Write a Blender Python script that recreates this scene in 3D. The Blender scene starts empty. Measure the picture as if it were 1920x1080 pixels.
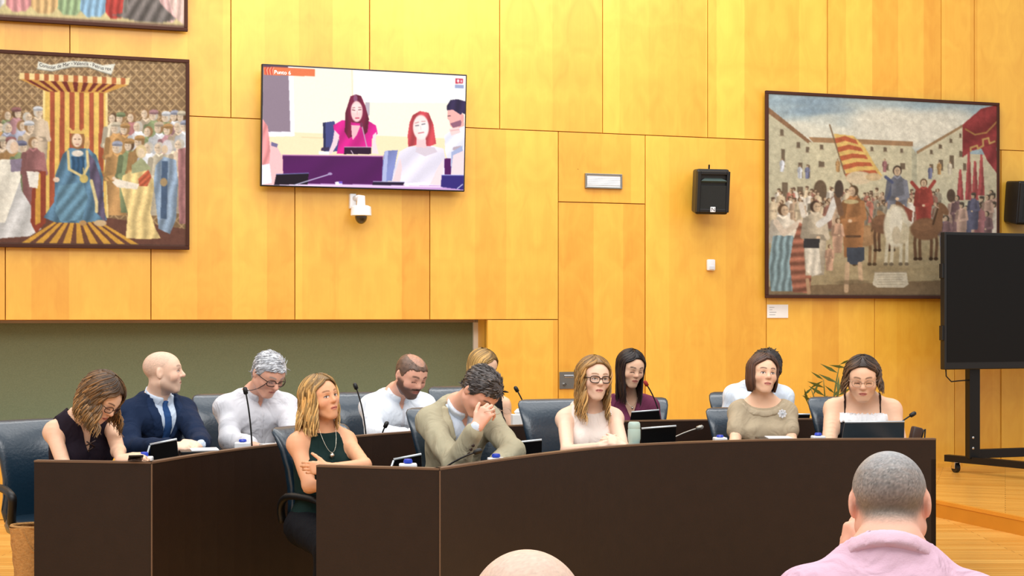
import bpy, bmesh, math, random
import numpy as np
from mathutils import Vector, Matrix

# ------------------------------------------------------------------ camera, light, exposure
SC = bpy.context.scene
COL = SC.collection
FPX, CX, YH, H = 2700.0, 960.0, 590.0, 1.56      # focal length in pixels, centre column, horizon row, eye height
cam_d = bpy.data.cameras.new('camera')
cam = bpy.data.objects.new('camera', cam_d); COL.objects.link(cam)
cam.location = (0, 0, H); cam.rotation_euler = (math.pi/2, 0, 0)
cam_d.sensor_width = 36; cam_d.lens = FPX/1920*36
cam_d.shift_y = (YH-540)/1920
cam_d.clip_start = .05
SC.camera = cam

world = bpy.data.worlds.new('world'); SC.world = world
world.use_nodes = True
world.node_tree.nodes['Background'].inputs[0].default_value = (.98, .985, 1, 1)
world.node_tree.nodes['Background'].inputs[1].default_value = .7

def area(name, loc, target, sx, sy, power, col=(1, .985, .96)):
    d = bpy.data.lights.new(name, 'AREA'); d.shape = 'RECTANGLE'; d.size = sx; d.size_y = sy
    d.energy = power; d.color = col
    o = bpy.data.objects.new(name, d); COL.objects.link(o); o.location = loc
    o.rotation_euler = (Vector(target)-Vector(loc)).to_track_quat('-Z', 'Y').to_euler()
    return o
area('ceiling_light_front', (0, 3.0, 5.6), (0.2, 7.6, .6), 9, 2.5, 380)
area('ceiling_light_middle', (0.5, 8.2, 5.8), (0.5, 8.8, 0), 10, 2.0, 170)
area('ceiling_light_wall', (-0.9, 10.5, 6.3), (-0.9, 12.3, 3.4), 9, .8, 300)

SC.view_settings.view_transform = 'Standard'
SC.view_settings.look = 'None'
SC.view_settings.gamma = 1
SC.view_settings.use_curve_mapping = False
SC.view_settings.exposure = 0.0

# ------------------------------------------------------------------ general helpers
def P(px, py, Y):
    """world point seen at pixel (px,py) at distance Y"""
    return np.array([(px-CX)/FPX*Y, Y, H-(py-YH)/FPX*Y])
def lin(c):
    c = np.asarray(c, float)/255.
    return np.where(c <= .04045, c/12.92, ((c+.055)/1.055)**2.4)
def L4(c): return tuple(lin(c))+(1,)

def empty(name, loc=(0, 0, 0), rz=0, label=None, cat=None, group=None, kind=None):
    o = bpy.data.objects.new(name, None); COL.objects.link(o)
    o.empty_display_size = .1
    o.location = tuple(loc); o.rotation_euler = (0, 0, rz)
    tag(o, label, cat, group, kind); return o
def tag(o, label=None, cat=None, group=None, kind=None):
    if label: o['label'] = label
    if cat: o['category'] = cat
    if group: o['group'] = group
    if kind: o['kind'] = kind
    return o
def mesh_obj(name, me, mat, parent=None, smooth=False):
    if mat is not None:
        for m in (mat if isinstance(mat, (list, tuple)) else [mat]): me.materials.append(m)
    if smooth: me.polygons.foreach_set('use_smooth', np.ones(len(me.polygons), bool))
    o = bpy.data.objects.new(name, me); COL.objects.link(o)
    if parent is not None: o.parent = parent
    return o
def fast_mesh(name, V, Q, col=None):
    """quads or tris from numpy arrays, with an optional per-vertex colour"""
    V = np.asarray(V, np.float32); Q = np.asarray(Q, np.int32)
    me = bpy.data.meshes.new(name); n = Q.shape[1]
    me.vertices.add(len(V)); me.vertices.foreach_set('co', V.ravel())
    me.loops.add(Q.size); me.loops.foreach_set('vertex_index', Q.ravel())
    me.polygons.add(len(Q))
    me.polygons.foreach_set('loop_start', np.arange(0, Q.size, n, dtype=np.int32))
    try: me.polygons.foreach_set('loop_total', np.full(len(Q), n, np.int32))
    except Exception: pass
    me.update(calc_edges=True)
    if col is not None:
        a = me.color_attributes.new('Col', 'FLOAT_COLOR', 'POINT')
        c = np.ones((len(V), 4), np.float32); c[:, :3] = col
        a.data.foreach_set('color', c.ravel())
    return me

class MB:
    """collects simple solids, then links them as one mesh object"""
    def __init__(s): s.v = []; s.f = []
    def add(s, V, F):
        b = len(s.v); s.v += [tuple(map(float, p)) for p in V]; s.f += [tuple(b+i for i in q) for q in F]; return s
    def box(s, c, d, rot=None, bev=0):
        if bev:
            bm = bmesh.new(); bmesh.ops.create_cube(bm, size=1)
            for v in bm.verts: v.co = Vector((v.co.x*d[0], v.co.y*d[1], v.co.z*d[2]))
            bmesh.ops.bevel(bm, geom=list(bm.edges), offset=bev, segments=2, profile=.5, affect='EDGES')
            bm.verts.index_update()
            V = [v.co.copy() for v in bm.verts]; F = [[v.index for v in f.verts] for f in bm.faces]; bm.free()
        else:
            V = [Vector((x*d[0]/2, y*d[1]/2, z*d[2]/2)) for x in (-1, 1) for y in (-1, 1) for z in (-1, 1)]
            F = [(0, 1, 3, 2), (4, 6, 7, 5), (0, 4, 5, 1), (2, 3, 7, 6), (0, 2, 6, 4), (1, 5, 7, 3)]
        if rot is not None: V = [rot @ v for v in V]
        return s.add([(v[0]+c[0], v[1]+c[1], v[2]+c[2]) for v in V], F)
    def tube(s, pts, r, n=8, cap=True, flat=None):
        pts = [Vector(tuple(map(float, p))) for p in pts]; m = len(pts)
        rr = r if hasattr(r, '__len__') else [r]*m
        up = Vector((0, 0, 1)); rings = []; prev = None
        for i, p in enumerate(pts):
            t = (pts[min(i+1, m-1)]-pts[max(i-1, 0)]).normalized()
            if prev is None:
                a = t.cross(up if abs(t.z) < .9 else Vector((1, 0, 0))).normalized()
            else:
                a = (prev-t*prev.dot(t)).normalized()
            prev = a; b = t.cross(a)
            fl = flat or 1
            rings.append([p+a*(rr[i]*math.cos(2*math.pi*k/n))+b*(rr[i]*fl*math.sin(2*math.pi*k/n)) for k in range(n)])
        V = [q for ring in rings for q in ring]; F = []
        for i in range(m-1):
            for k in range(n):
                F.append((i*n+k, i*n+(k+1) % n, (i+1)*n+(k+1) % n, (i+1)*n+k))
        if cap: F.append(tuple(range(n-1, -1, -1))); F.append(tuple((m-1)*n+k for k in range(n)))
        return s.add(V, F)
    def lathe(s, prof, c=(0, 0, 0), n=20, rot=None):
        V = []; F = []; m = len(prof)
        for (r, z) in prof:
            for k in range(n):
                a = 2*math.pi*k/n; v = Vector((r*math.cos(a), r*math.sin(a), z))
                if rot is not None: v = rot @ v
                V.append((v[0]+c[0], v[1]+c[1], v[2]+c[2]))
        for i in range(m-1):
            for k in range(n): F.append((i*n+k, i*n+(k+1) % n, (i+1)*n+(k+1) % n, (i+1)*n+k))
        F.append(tuple(range(n-1, -1, -1))); F.append(tuple((m-1)*n+k for k in range(n)))
        return s.add(V, F)
    def prism(s, poly, y0, y1):
        """polygon in x,z extruded along y"""
        n = len(poly)
        V = [(p[0], y0, p[1]) for p in poly]+[(p[0], y1, p[1]) for p in poly]
        F = [tuple(range(n)), tuple(range(2*n-1, n-1, -1))]+[(i, n+i, n+(i+1) % n, (i+1) % n) for i in range(n)]
        return s.add(V, F)
    def build(s, name, mat, parent=None, smooth=False, angle=None):
        me = bpy.data.meshes.new(name); me.from_pydata(s.v, [], s.f)
        bm = bmesh.new(); bm.from_mesh(me); bmesh.ops.recalc_face_normals(bm, faces=bm.faces); bm.to_mesh(me); bm.free()
        o = mesh_obj(name, me, mat, parent, smooth or angle is not None)
        if angle is not None: me.set_sharp_from_angle(angle=math.radians(angle))
        return o

def text_mesh(body, size):
    """flat lettering as mesh data: returns verts and faces in x,y"""
    c = bpy.data.curves.new('lettering', 'FONT'); c.body = body; c.size = size; c.resolution_u = 3
    o = bpy.data.objects.new('lettering', c); COL.objects.link(o)
    dg = bpy.context.evaluated_depsgraph_get(); dg.update()
    me = bpy.data.meshes.new_from_object(o.evaluated_get(dg))
    V = [v.co.copy() for v in me.vertices]; F = [tuple(p.vertices) for p in me.polygons]
    bpy.data.objects.remove(o); bpy.data.curves.remove(c); bpy.data.meshes.remove(me)
    return V, F

# ------------------------------------------------------------------ materials
def mat(name, col, rough=.5, metal=0, spec=.5, bump=None, var=None, emit=None, coat=0, sheen=0, alpha=None):
    """bump=(scale,strength)  var=(scale,amount): procedural relief and tone variation"""
    m = bpy.data.materials.new(name); m.use_nodes = True
    nt = m.node_tree; b = nt.nodes['Principled BSDF']
    c = L4(col) if max(col) > 1.001 else tuple(col)+(1,)
    b.inputs['Base Color'].default_value = c
    b.inputs['Roughness'].default_value = rough; b.inputs['Metallic'].default_value = metal
    b.inputs['Specular IOR Level'].default_value = spec
    b.inputs['Coat Weight'].default_value = coat; b.inputs['Coat Roughness'].default_value = .15
    b.inputs['Sheen Weight'].default_value = sheen
    if alpha is not None: b.inputs['Alpha'].default_value = alpha
    tc = nt.nodes.new('ShaderNodeTexCoord')
    if var is None: var = (6, .12)
    n = nt.nodes.new('ShaderNodeTexNoise'); n.inputs['Scale'].default_value = var[0]; n.inputs['Detail'].default_value = 3
    nt.links.new(tc.outputs['Object'], n.inputs['Vector'])
    mr = nt.nodes.new('ShaderNodeMapRange'); mr.inputs[3].default_value = 1-var[1]; mr.inputs[4].default_value = 1+var[1]
    nt.links.new(n.outputs['Fac'], mr.inputs[0])
    mx = nt.nodes.new('ShaderNodeMix'); mx.data_type = 'RGBA'; mx.blend_type = 'MULTIPLY'; mx.inputs[0].default_value = 1
    mx.inputs[6].default_value = c
    nt.links.new(mr.outputs[0], mx.inputs[7]); nt.links.new(mx.outputs[2], b.inputs['Base Color'])
    if bump:
        n2 = nt.nodes.new('ShaderNodeTexNoise'); n2.inputs['Scale'].default_value = bump[0]; n2.inputs['Detail'].default_value = 4
        nt.links.new(tc.outputs['Object'], n2.inputs['Vector'])
        bp = nt.nodes.new('ShaderNodeBump'); bp.inputs['Strength'].default_value = bump[1]; bp.inputs['Distance'].default_value = .01
        nt.links.new(n2.outputs['Fac'], bp.inputs['Height']); nt.links.new(bp.outputs[0], b.inputs['Normal'])
    if emit:
        b.inputs['Emission Color'].default_value = c; b.inputs['Emission Strength'].default_value = emit
    return m

def mat_vcol(name, rough=.6, spec=.3, emit=0, bump=None, sss=0, sheen=0):
    """colour from the mesh's own colour attribute (printed cloth, skin, hair)"""
    m = bpy.data.materials.new(name); m.use_nodes = True
    nt = m.node_tree; b = nt.nodes['Principled BSDF']
    a = nt.nodes.new('ShaderNodeAttribute'); a.attribute_name = 'Col'
    nt.links.new(a.outputs['Color'], b.inputs['Base Color'])
    b.inputs['Roughness'].default_value = rough; b.inputs['Specular IOR Level'].default_value = spec
    b.inputs['Sheen Weight'].default_value = sheen
    if sss:
        b.inputs['Subsurface Weight'].default_value = sss
        b.inputs['Subsurface Radius'].default_value = (.012, .005, .003); b.inputs['Subsurface Scale'].default_value = .6
    if emit:
        b.inputs['Base Color'].default_value = (0, 0, 0, 1)
        nt.links.remove(b.inputs['Base Color'].links[0])
        nt.links.new(a.outputs['Color'], b.inputs['Emission Color']); b.inputs['Emission Strength'].default_value = emit
    if bump:
        tc = nt.nodes.new('ShaderNodeTexCoord')
        n2 = nt.nodes.new('ShaderNodeTexNoise'); n2.inputs['Scale'].default_value = bump[0]; n2.inputs['Detail'].default_value = 3
        nt.links.new(tc.outputs['Object'], n2.inputs['Vector'])
        bp = nt.nodes.new('ShaderNodeBump'); bp.inputs['Strength'].default_value = bump[1]; bp.inputs['Distance'].default_value = .01
        nt.links.new(n2.outputs['Fac'], bp.inputs['Height']); nt.links.new(bp.outputs[0], b.inputs['Normal'])
    return m

def mat_veneer(name, c0, c1, leaf=.275, rough=.45, spec=.9, fig=1.0):
    """birch veneer: leaves about 27 cm wide of slightly different tone, cloudy figure, fine vertical grain"""
    m = bpy.data.materials.new(name); m.use_nodes = True
    nt = m.node_tree; N = nt.nodes.new; Lk = nt.links.new; b = nt.nodes['Principled BSDF']
    tc = N('ShaderNodeTexCoord'); oi = N('ShaderNodeObjectInfo')
    sep = N('ShaderNodeSeparateXYZ'); Lk(tc.outputs['Object'], sep.inputs[0])
    def math_(op, a, bb=None):
        n = N('ShaderNodeMath'); n.operation = op
        for i, x in enumerate((a, bb)):
            if x is None: continue
            if isinstance(x, (int, float)): n.inputs[i].default_value = x
            else: Lk(x, n.inputs[i])
        return n.outputs[0]
    off = math_('MULTIPLY', oi.outputs['Random'], 9.7)
    xs = math_('ADD', math_('DIVIDE', sep.outputs['X'], leaf), off)
    idx = math_('FLOOR', xs)
    wn = N('ShaderNodeTexWhiteNoise'); wn.noise_dimensions = '2D'
    cv = N('ShaderNodeCombineXYZ'); Lk(idx, cv.inputs[0]); Lk(off, cv.inputs[1]); Lk(cv.outputs[0], wn.inputs['Vector'])
    # mirrored (book-matched) coordinate inside a leaf
    pp = math_('PINGPONG', xs, 1.0)
    cc = N('ShaderNodeCombineXYZ'); Lk(math_('MULTIPLY', pp, leaf*3), cc.inputs[0]); Lk(off, cc.inputs[1]); Lk(math_('MULTIPLY', sep.outputs['Z'], 1.6), cc.inputs[2])
    n1 = N('ShaderNodeTexNoise'); n1.inputs['Scale'].default_value = 2.2; n1.inputs['Detail'].default_value = 4; n1.inputs['Distortion'].default_value = 1.2
    Lk(cc.outputs[0], n1.inputs['Vector'])
    cg = N('ShaderNodeCombineXYZ'); Lk(math_('MULTIPLY', sep.outputs['X'], 90), cg.inputs[0]); Lk(off, cg.inputs[1]); Lk(math_('MULTIPLY', sep.outputs['Z'], 2.2), cg.inputs[2])
    n2 = N('ShaderNodeTexNoise'); n2.inputs['Scale'].default_value = 1.0; n2.inputs['Detail'].default_value = 2; Lk(cg.outputs[0], n2.inputs['Vector'])
    f = math_('ADD', math_('MULTIPLY', wn.outputs['Value'], .5), math_('MULTIPLY', n1.outputs['Fac'], .75*fig))
    f = math_('ADD', f, math_('MULTIPLY', n2.outputs['Fac'], .16))
    f = math_('SUBTRACT', f, .12)
    mx = N('ShaderNodeMix'); mx.data_type = 'RGBA'; mx.inputs[6].default_value = L4(c0); mx.inputs[7].default_value = L4(c1)
    Lk(f, mx.inputs[0]); Lk(mx.outputs[2], b.inputs['Base Color'])
    b.inputs['Roughness'].default_value = rough; b.inputs['Specular IOR Level'].default_value = spec
    return m

def mat_planks(name, c0, c1, wid=.09, ang=0, rough=.3):
    """oiled strip floor"""
    m = bpy.data.materials.new(name); m.use_nodes = True
    nt = m.node_tree; N = nt.nodes.new; Lk = nt.links.new; b = nt.nodes['Principled BSDF']
    tc = N('ShaderNodeTexCoord'); mp = N('ShaderNodeMapping'); Lk(tc.outputs['Object'], mp.inputs[0]); mp.inputs['Rotation'].default_value = (0, 0, ang)
    br = N('ShaderNodeTexBrick'); Lk(mp.outputs[0], br.inputs['Vector'])
    br.inputs['Color1'].default_value = L4(c0); br.inputs['Color2'].default_value = L4(c1)
    br.inputs['Mortar'].default_value = tuple(lin(c1)*.45)+(1,)
    br.inputs['Scale'].default_value = 1; br.inputs['Brick Width'].default_value = 1.1; br.inputs['Row Height'].default_value = wid
    br.inputs['Mortar Size'].default_value = .003; br.inputs['Mortar Smooth'].default_value = .3
    n = N('ShaderNodeTexNoise'); mp2 = N('ShaderNodeMapping'); Lk(mp.outputs[0], mp2.inputs[0]); mp2.inputs['Scale'].default_value = (2, 40, 1)
    Lk(mp2.outputs[0], n.inputs['Vector']); n.inputs['Scale'].default_value = 1.5
    mr = N('ShaderNodeMapRange'); mr.inputs[3].default_value = .78; mr.inputs[4].default_value = 1.2; Lk(n.outputs['Fac'], mr.inputs[0])
    mx = N('ShaderNodeMix'); mx.data_type = 'RGBA'; mx.blend_type = 'MULTIPLY'; mx.inputs[0].default_value = 1
    Lk(br.outputs['Color'], mx.inputs[6]); Lk(mr.outputs[0], mx.inputs[7]); Lk(mx.outputs[2], b.inputs['Base Color'])
    b.inputs['Roughness'].default_value = rough
    return m

M = {}
M['veneer'] = mat_veneer('birch_veneer', (216, 142, 12), (248, 194, 66))
M['veneer_edge'] = mat('birch_edge', (196, 128, 30), .6)
M['white'] = mat('white_plastic', (235, 236, 238), .4)
M['offwhite'] = mat('white_painted_wood', (225, 218, 205), .5)
M['black'] = mat('black_plastic', (14, 14, 15), .45, bump=(400, .1))
M['black_metal'] = mat('black_metal', (16, 15, 15), .4, metal=.3)
M['dark_glass'] = mat('black_glass', (6, 6, 7), .12)
M['screen_off'] = mat('switched_off_screen', (9, 8, 8), .55, spec=.25)
M['steel'] = mat('brushed_steel', (150, 148, 142), .35, metal=.9)
M['chrome'] = mat('chrome', (210, 210, 212), .15, metal=1)
M['leather'] = mat('black_leather', (10, 40, 58), .34, spec=.75, bump=(60, .18), coat=.35)
M['leather_dark'] = mat('black_leather_edge', (11, 17, 21), .35, spec=.5, bump=(60, .15))
M['desk'] = mat('dark_wenge_wood', (36, 21, 13), .42, spec=.35, var=(14, .22), bump=(120, .06))
M['desk_edge'] = mat('tan_wenge_edge', (104, 78, 58), .45, var=(9, .12))  # lighter tan brown for desk rims and corner beads
M['fabric_wall'] = mat('olive_grey_cloth', (116, 120, 92), .9, spec=.1, var=(120, .2), bump=(300, .15))
M['floor'] = mat_planks('oak_strip_floor', (232, 178, 92), (212, 150, 66), .07)
M['dais'] = mat_planks('oak_strip_platform', (232, 172, 80), (212, 146, 56), .07, .33)
M['blue'] = mat('blue_plastic', (34, 66, 190), .35)
M['sage'] = mat('pale_green_plastic', (176, 200, 190), .35)
M['tablet'] = mat('black_tablet_case', (12, 13, 15), .35)
M['laptop'] = mat('dark_slate_laptop', (44, 56, 64), .4, var=(30, .15))
M['silver'] = mat('silver_edge', (205, 214, 220), .3, metal=.4)
M['paper'] = mat('white_paper', (238, 236, 232), .8)
M['straw'] = mat('woven_straw', (190, 138, 76), .8, var=(60, .35), bump=(90, .6))
M['brown_leather'] = mat('dark_brown_leather', (58, 36, 26), .5)
M['red_foam'] = mat('red_foam', (150, 40, 32), .8)
M['print_dark'] = mat('dark_print', (60, 55, 60), .7)
M['tapestry_edge'] = mat('dark_brown_woven_border', (74, 48, 40), .9, spec=.1, bump=(400, .3))
M['weave'] = mat_vcol('woven_picture', .95, .1, bump=(500, .2))
M['screen'] = mat_vcol('lit_screen', .3, .3, emit=1.12)
M['skin'] = mat_vcol('skin', .5, .35, sss=.12)
M['hair'] = mat_vcol('hair', .42, .45)
M['cloth'] = mat_vcol('garment_cloth', .85, .15, bump=(260, .12))
def add_creases(m, scale=15, dist=.022, strength=.55):
    nt = m.node_tree; b = nt.nodes['Principled BSDF']; tc = nt.nodes.new('ShaderNodeTexCoord')
    mp = nt.nodes.new('ShaderNodeMapping'); mp.inputs['Scale'].default_value = (1, 1, .55); mp.inputs['Rotation'].default_value = (.5, .7, .2)
    nt.links.new(tc.outputs['Object'], mp.inputs[0])
    n = nt.nodes.new('ShaderNodeTexNoise'); n.inputs['Scale'].default_value = scale; n.inputs['Detail'].default_value = 2.5; n.inputs['Distortion'].default_value = 1.4
    nt.links.new(mp.outputs[0], n.inputs['Vector'])
    bp = nt.nodes.new('ShaderNodeBump'); bp.inputs['Strength'].default_value = strength; bp.inputs['Distance'].default_value = dist
    nt.links.new(n.outputs['Fac'], bp.inputs['Height'])
    for l in list(b.inputs['Normal'].links): nt.links.new(l.from_socket.node.outputs[0], b.inputs['Normal']); nt.links.new(bp.outputs[0], l.from_node.inputs['Normal'])
add_creases(M['cloth'], 9, .03, .7)
M['gold'] = mat('silver_chain', (220, 210, 190), .25, metal=.9)
M['frame_brown'] = mat('dark_brown_frame', (66, 42, 26), .3)
M['frame_metal'] = mat('thin_metal_frame', (176, 150, 130), .3, metal=.6)
M['leaf'] = mat('green_leaf', (88, 96, 34), .5, var=(20, .3))
M['pot'] = mat('grey_pot', (90, 88, 84), .6)
def mat_lens():
    m = bpy.data.materials.new('clear_lens'); m.use_nodes = True; nt = m.node_tree
    out = nt.nodes['Material Output']; nt.nodes.remove(nt.nodes['Principled BSDF'])
    t = nt.nodes.new('ShaderNodeBsdfTransparent'); g = nt.nodes.new('ShaderNodeBsdfGlossy'); g.inputs['Roughness'].default_value = .08
    mx = nt.nodes.new('ShaderNodeMixShader'); mx.inputs[0].default_value = .06
    nt.links.new(t.outputs[0], mx.inputs[1]); nt.links.new(g.outputs[0], mx.inputs[2]); nt.links.new(mx.outputs[0], out.inputs[0])
    return m
M['lens'] = mat_lens()
def mat_clear():
    m = bpy.data.materials.new('clear_plastic'); m.use_nodes = True
    b = m.node_tree.nodes['Principled BSDF']; b.inputs['Transmission Weight'].default_value = .9; b.inputs['Roughness'].default_value = .05
    b.inputs['Base Color'].default_value = (.9, .93, .95, 1); b.inputs['IOR'].default_value = 1.2
    return m
M['clear'] = mat_clear()
# ------------------------------------------------------------------ the room: back wall at an angle of 18 degrees, floor, low platform
TH = math.radians(18); D0 = 12.2; PLAT = .127
WU = np.array([math.cos(TH), math.sin(TH), 0]); WN = np.array([math.sin(TH), -math.cos(TH), 0]); W0 = np.array([0, D0, 0])
def wall_uv(px, py, out=0.0):
    """(s,h) on the wall (or on a plane 'out' in front of it) under a pixel"""
    u = (px-CX)/FPX
    base = W0+WN*out
    # (base.x + s cos)/(base.y + s sin) = u
    s = (u*base[1]-base[0])/(WU[0]-u*WU[1]); Y = base[1]+s*WU[1]
    return s, H-(py-YH)/FPX*Y
def wall_xyz(s, h, out=0.0): 
    p = W0+WU*s+WN*out; return np.array([p[0], p[1], h])
def S(px): return wall_uv(px, 0)[0]

floor = MB().box((0, 6.5, -.05), (22, 23, .1)).build('floor', M['floor']); tag(floor, kind='structure')

# platform along the wall on the right
def hitg(px, py, h): 
    Y = (H-h)*FPX/(py-YH); return ((px-CX)/FPX*Y, Y)
e0 = np.array(hitg(1764, 971, 0)); e1 = np.array(hitg(1920, 1005, 0)); ed = (e1-e0)/np.linalg.norm(e1-e0)
pa = e0-ed*2.2; pb = e0+ed*2.6
sw = (pa[1]-D0-0)/math.sin(TH)
wl = wall_xyz(S(1500), 0)[:2]; wr = wall_xyz(5.2, 0)[:2]
poly = [tuple(wl), tuple(e0-ed*1.75), tuple(e0), tuple(e1), tuple(pb), (wr[0]+1.0, pb[1]-.3), tuple(wr)]
n = len(poly)
b = MB(); b.add([(x, y, PLAT) for x, y in poly]+[(x, y, 0) for x, y in poly],
      [tuple(range(n)), tuple(range(2*n-1, n-1, -1))]+[(i, (i+1) % n, n+(i+1) % n, n+i) for i in range(n)])
plat = b.build('floor_platform', M['dais']); tag(plat, kind='structure')
rb = MB()
for i in (1, 2, 3):
    a, c = np.array(poly[i]), np.array(poly[i+1]); d = (c-a)/np.linalg.norm(c-a); nn = np.array([d[1], -d[0]])
    if nn[1] > 0 or nn[0] > 0: nn = -nn
    q = [a+nn*.008, c+nn*.008, c, a]
    rb.add([(x, y, PLAT-.022) for x, y in q]+[(x, y, 0) for x, y in q], [(0, 1, 2, 3), (7, 6, 5, 4), (0, 4, 5, 1), (1, 5, 6, 2), (2, 6, 7, 3), (3, 7, 4, 0)])
rb.build('riser', mat('oak_riser', (206, 138, 40), .4), plat)
b = MB()
for i in (1, 2, 3):
    a, c = np.array(poly[i]), np.array(poly[i+1]); d = (c-a)/np.linalg.norm(c-a); nn = np.array([d[1], -d[0]])
    if nn[1] > 0 or nn[0] > 0: nn = -nn
    q = [a+nn*.012, c+nn*.012, c-nn*.03, a-nn*.03]
    b.add([(x, y, PLAT+.004) for x, y in q]+[(x, y, PLAT-.022) for x, y in q], [(0, 1, 2, 3), (7, 6, 5, 4), (0, 4, 5, 1), (1, 5, 6, 2), (2, 6, 7, 3), (3, 7, 4, 0)])
b.build('step_nosing', mat('oak_nosing', (222, 150, 50), .35), plat)

wall = empty('wall_back', W0, TH, kind='structure')
HT = 5.4
s_lo, s_hi = -6.2, 5.6
R_S1, R_TOP, R_BOT = S(914), wall_uv(450, 600)[1], wall_uv(375, 796)[1]
rowA = wall_uv(1130, 250)[1]; doorT = wall_uv(1130, 380.5)[1]
REC = .30
GAP = .007
# backing behind the joints (dark), built as slabs around the recess
b = MB()
for (x0, x1, z0, z1) in ((s_lo, s_hi, R_TOP, HT), (R_S1, s_hi, 0, R_TOP), (s_lo, R_S1, 0, R_BOT)):
    b.box(((x0+x1)/2, .06, (z0+z1)/2), (x1-x0, .06, z1-z0))
b.build('backing', M['veneer_edge'], wall)
def panel(x0, x1, z0, z1, name='panel', par=wall, proud=0.0):
    g = GAP/2
    o = MB().box(((x0+x1)/2, .015-proud, (z0+z1)/2), (x1-x0-2*g, .03, z1-z0-2*g), bev=.0015).build(name, M['veneer'], par)
    return o
topA = [s_lo]+[S(-250), S(131), S(433), S(693), S(937), S(1130), S(1327), S(1552), S(1765)]+[4.6, s_hi]
for a, c in zip(topA, topA[1:]): panel(a, c, rowA, HT)
midB = [s_lo, S(-260), S(10), S(283), S(553), S(806), S(1047)]
for a, c in zip(midB, midB[1:]): panel(a, c, R_TOP, rowA)
panel(S(1047), S(1210), doorT, rowA)
right = [S(1210), S(1437), S(1640), S(1790), S(1876), 4.9, s_hi]
for a, c in zip(right, right[1:]): panel(a, c, 0, rowA)
panel(R_S1, S(1047), 0, R_TOP)
low = [s_lo, S(-260), S(10), S(283), S(553), S(806), R_S1]
for a, c in zip(low, low[1:]): panel(a, c, 0, R_BOT)
# recess with its dark cloth back, pale frame, sill
rs = MB()
rs.box(((s_lo+R_S1)/2, REC+.02, (R_TOP+R_BOT)/2), (R_S1-s_lo, .03, R_TOP-R_BOT+.2))
o = rs.build('recess_screen', M['fabric_wall'], wall)
MB().box(((s_lo+R_S1)/2, REC/2+.03, R_TOP+.02), (R_S1-s_lo, REC-.04, .04)).build('soffit', M['offwhite'], wall)
MB().box((R_S1+.02, REC/2+.015, (R_TOP+R_BOT)/2), (.04, REC, R_TOP-R_BOT)).build('reveal', M['veneer'], wall)
MB().box((R_S1-.02, REC-.01, (R_TOP+R_BOT)/2), (.04, .03, R_TOP-R_BOT)).build('frame_side', M['offwhite'], wall)
MB().box(((s_lo+R_S1)/2, REC-.01, R_TOP-.012), (R_S1-s_lo, .03, .024)).build('frame_top', mat('grey_brown_frame', (150, 128, 104), .6), wall)
MB().box(((s_lo+R_S1)/2, REC/2-.02, R_BOT-.02), (R_S1-s_lo, REC+.07, .05), bev=.004).build('sill', M['offwhite'], wall)
# flush door in the panelling
door = empty('door_1', W0, TH, kind='structure')
o = MB().box(((S(1047)+S(1210))/2, .018, (PLAT*0+doorT)/2), (S(1210)-S(1047)-GAP, .03, doorT-GAP), bev=.0015).build('door_leaf', M['veneer'], door)
s0, h0 = wall_uv(1049, 698); s1, h1 = wall_uv(1079, 728)
lp = MB().box(((s0+s1)/2, -.002, (h0+h1)/2), (s1-s0, .012, h1-h0), bev=.003).build('lock_plate', M['steel'], door)
MB().box(((s0+s1)/2+.01, -.006, h1*.25+h0*.75), (s1-s0-.06, .012, .022), bev=.003).build('latch_bar', M['chrome'], lp)
MB().tube([((s0+s1)/2-.03, -.005, h1*.75+h0*.25), ((s0+s1)/2-.03, -.03, h1*.75+h0*.25)], .012, 12).build('lock_cylinder', M['chrome'], lp)
# skirting line at the platform
MB().box(((S(1640)+s_hi)/2, -.008, PLAT+.02), (s_hi-S(1640), .016, .04)).build('baseboard_back', M['veneer'], None)
bb = bpy.data.objects['baseboard_back']; bb.location = W0; bb.rotation_euler = (0, 0, TH); tag(bb, kind='structure')

def wall_thing(name, s, h, label, cat, out=0.0, group=None):
    return empty(name, wall_xyz(s, h, out), TH, label, cat, group)

# emergency lamp above the door
s0, h0 = wall_uv(1096, 325); s1, h1 = wall_uv(1165, 355); w, hh = s1-s0, h0-h1
t = wall_thing('emergency_lamp', (s0+s1)/2, (h0+h1)/2, 'slim rectangular emergency lamp with ribbed white cover above the flush door', 'lamp')
b = MB()
for (cx, cz, dx, dz) in ((0, hh/2-.007, w, .014), (0, -hh/2+.007, w, .014), (-w/2+.007, 0, .014, hh-.028), (w/2-.007, 0, .014, hh-.028)): b.box((cx, -.012, cz), (dx, .024, dz), bev=.002)
b.build('housing', M['steel'], t)
b = MB().box((0, -.006, 0), (w-.028, .012, hh-.028))
for k in range(5): b.box((0, -.014, -hh/2+.035+k*(hh-.07)/4), (w-.034, .008, .012), bev=.002)
b.build('diffuser', M['white'], t)
# tiny screw eye left of it
s, h = wall_uv(1084, 317)
o = MB().lathe([(.0005, -.012), (.006, -.01), (.006, 0)], n=10, rot=Matrix.Rotation(math.pi/2, 3, 'X')).build('wall_hook', M['black_metal']); o.location = wall_xyz(s, h); o.rotation_euler = (0, 0, TH)
tag(o, 'tiny dark hook in the panel above the flush door', 'hook')
# white sensor box
s, h = wall_uv(1331, 497)
t = wall_thing('wall_sensor', s, h, 'small white plastic sensor on the wall below the black loudspeaker', 'sensor')
MB().box((0, -.02, 0), (.075, .04, .1), bev=.012).build('sensor_body', M['white'], t, angle=40)
MB().box((0, -.042, -.025), (.05, .008, .03), bev=.003).build('sensor_lens', mat('milky_lens', (215, 216, 220), .2), t)
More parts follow.
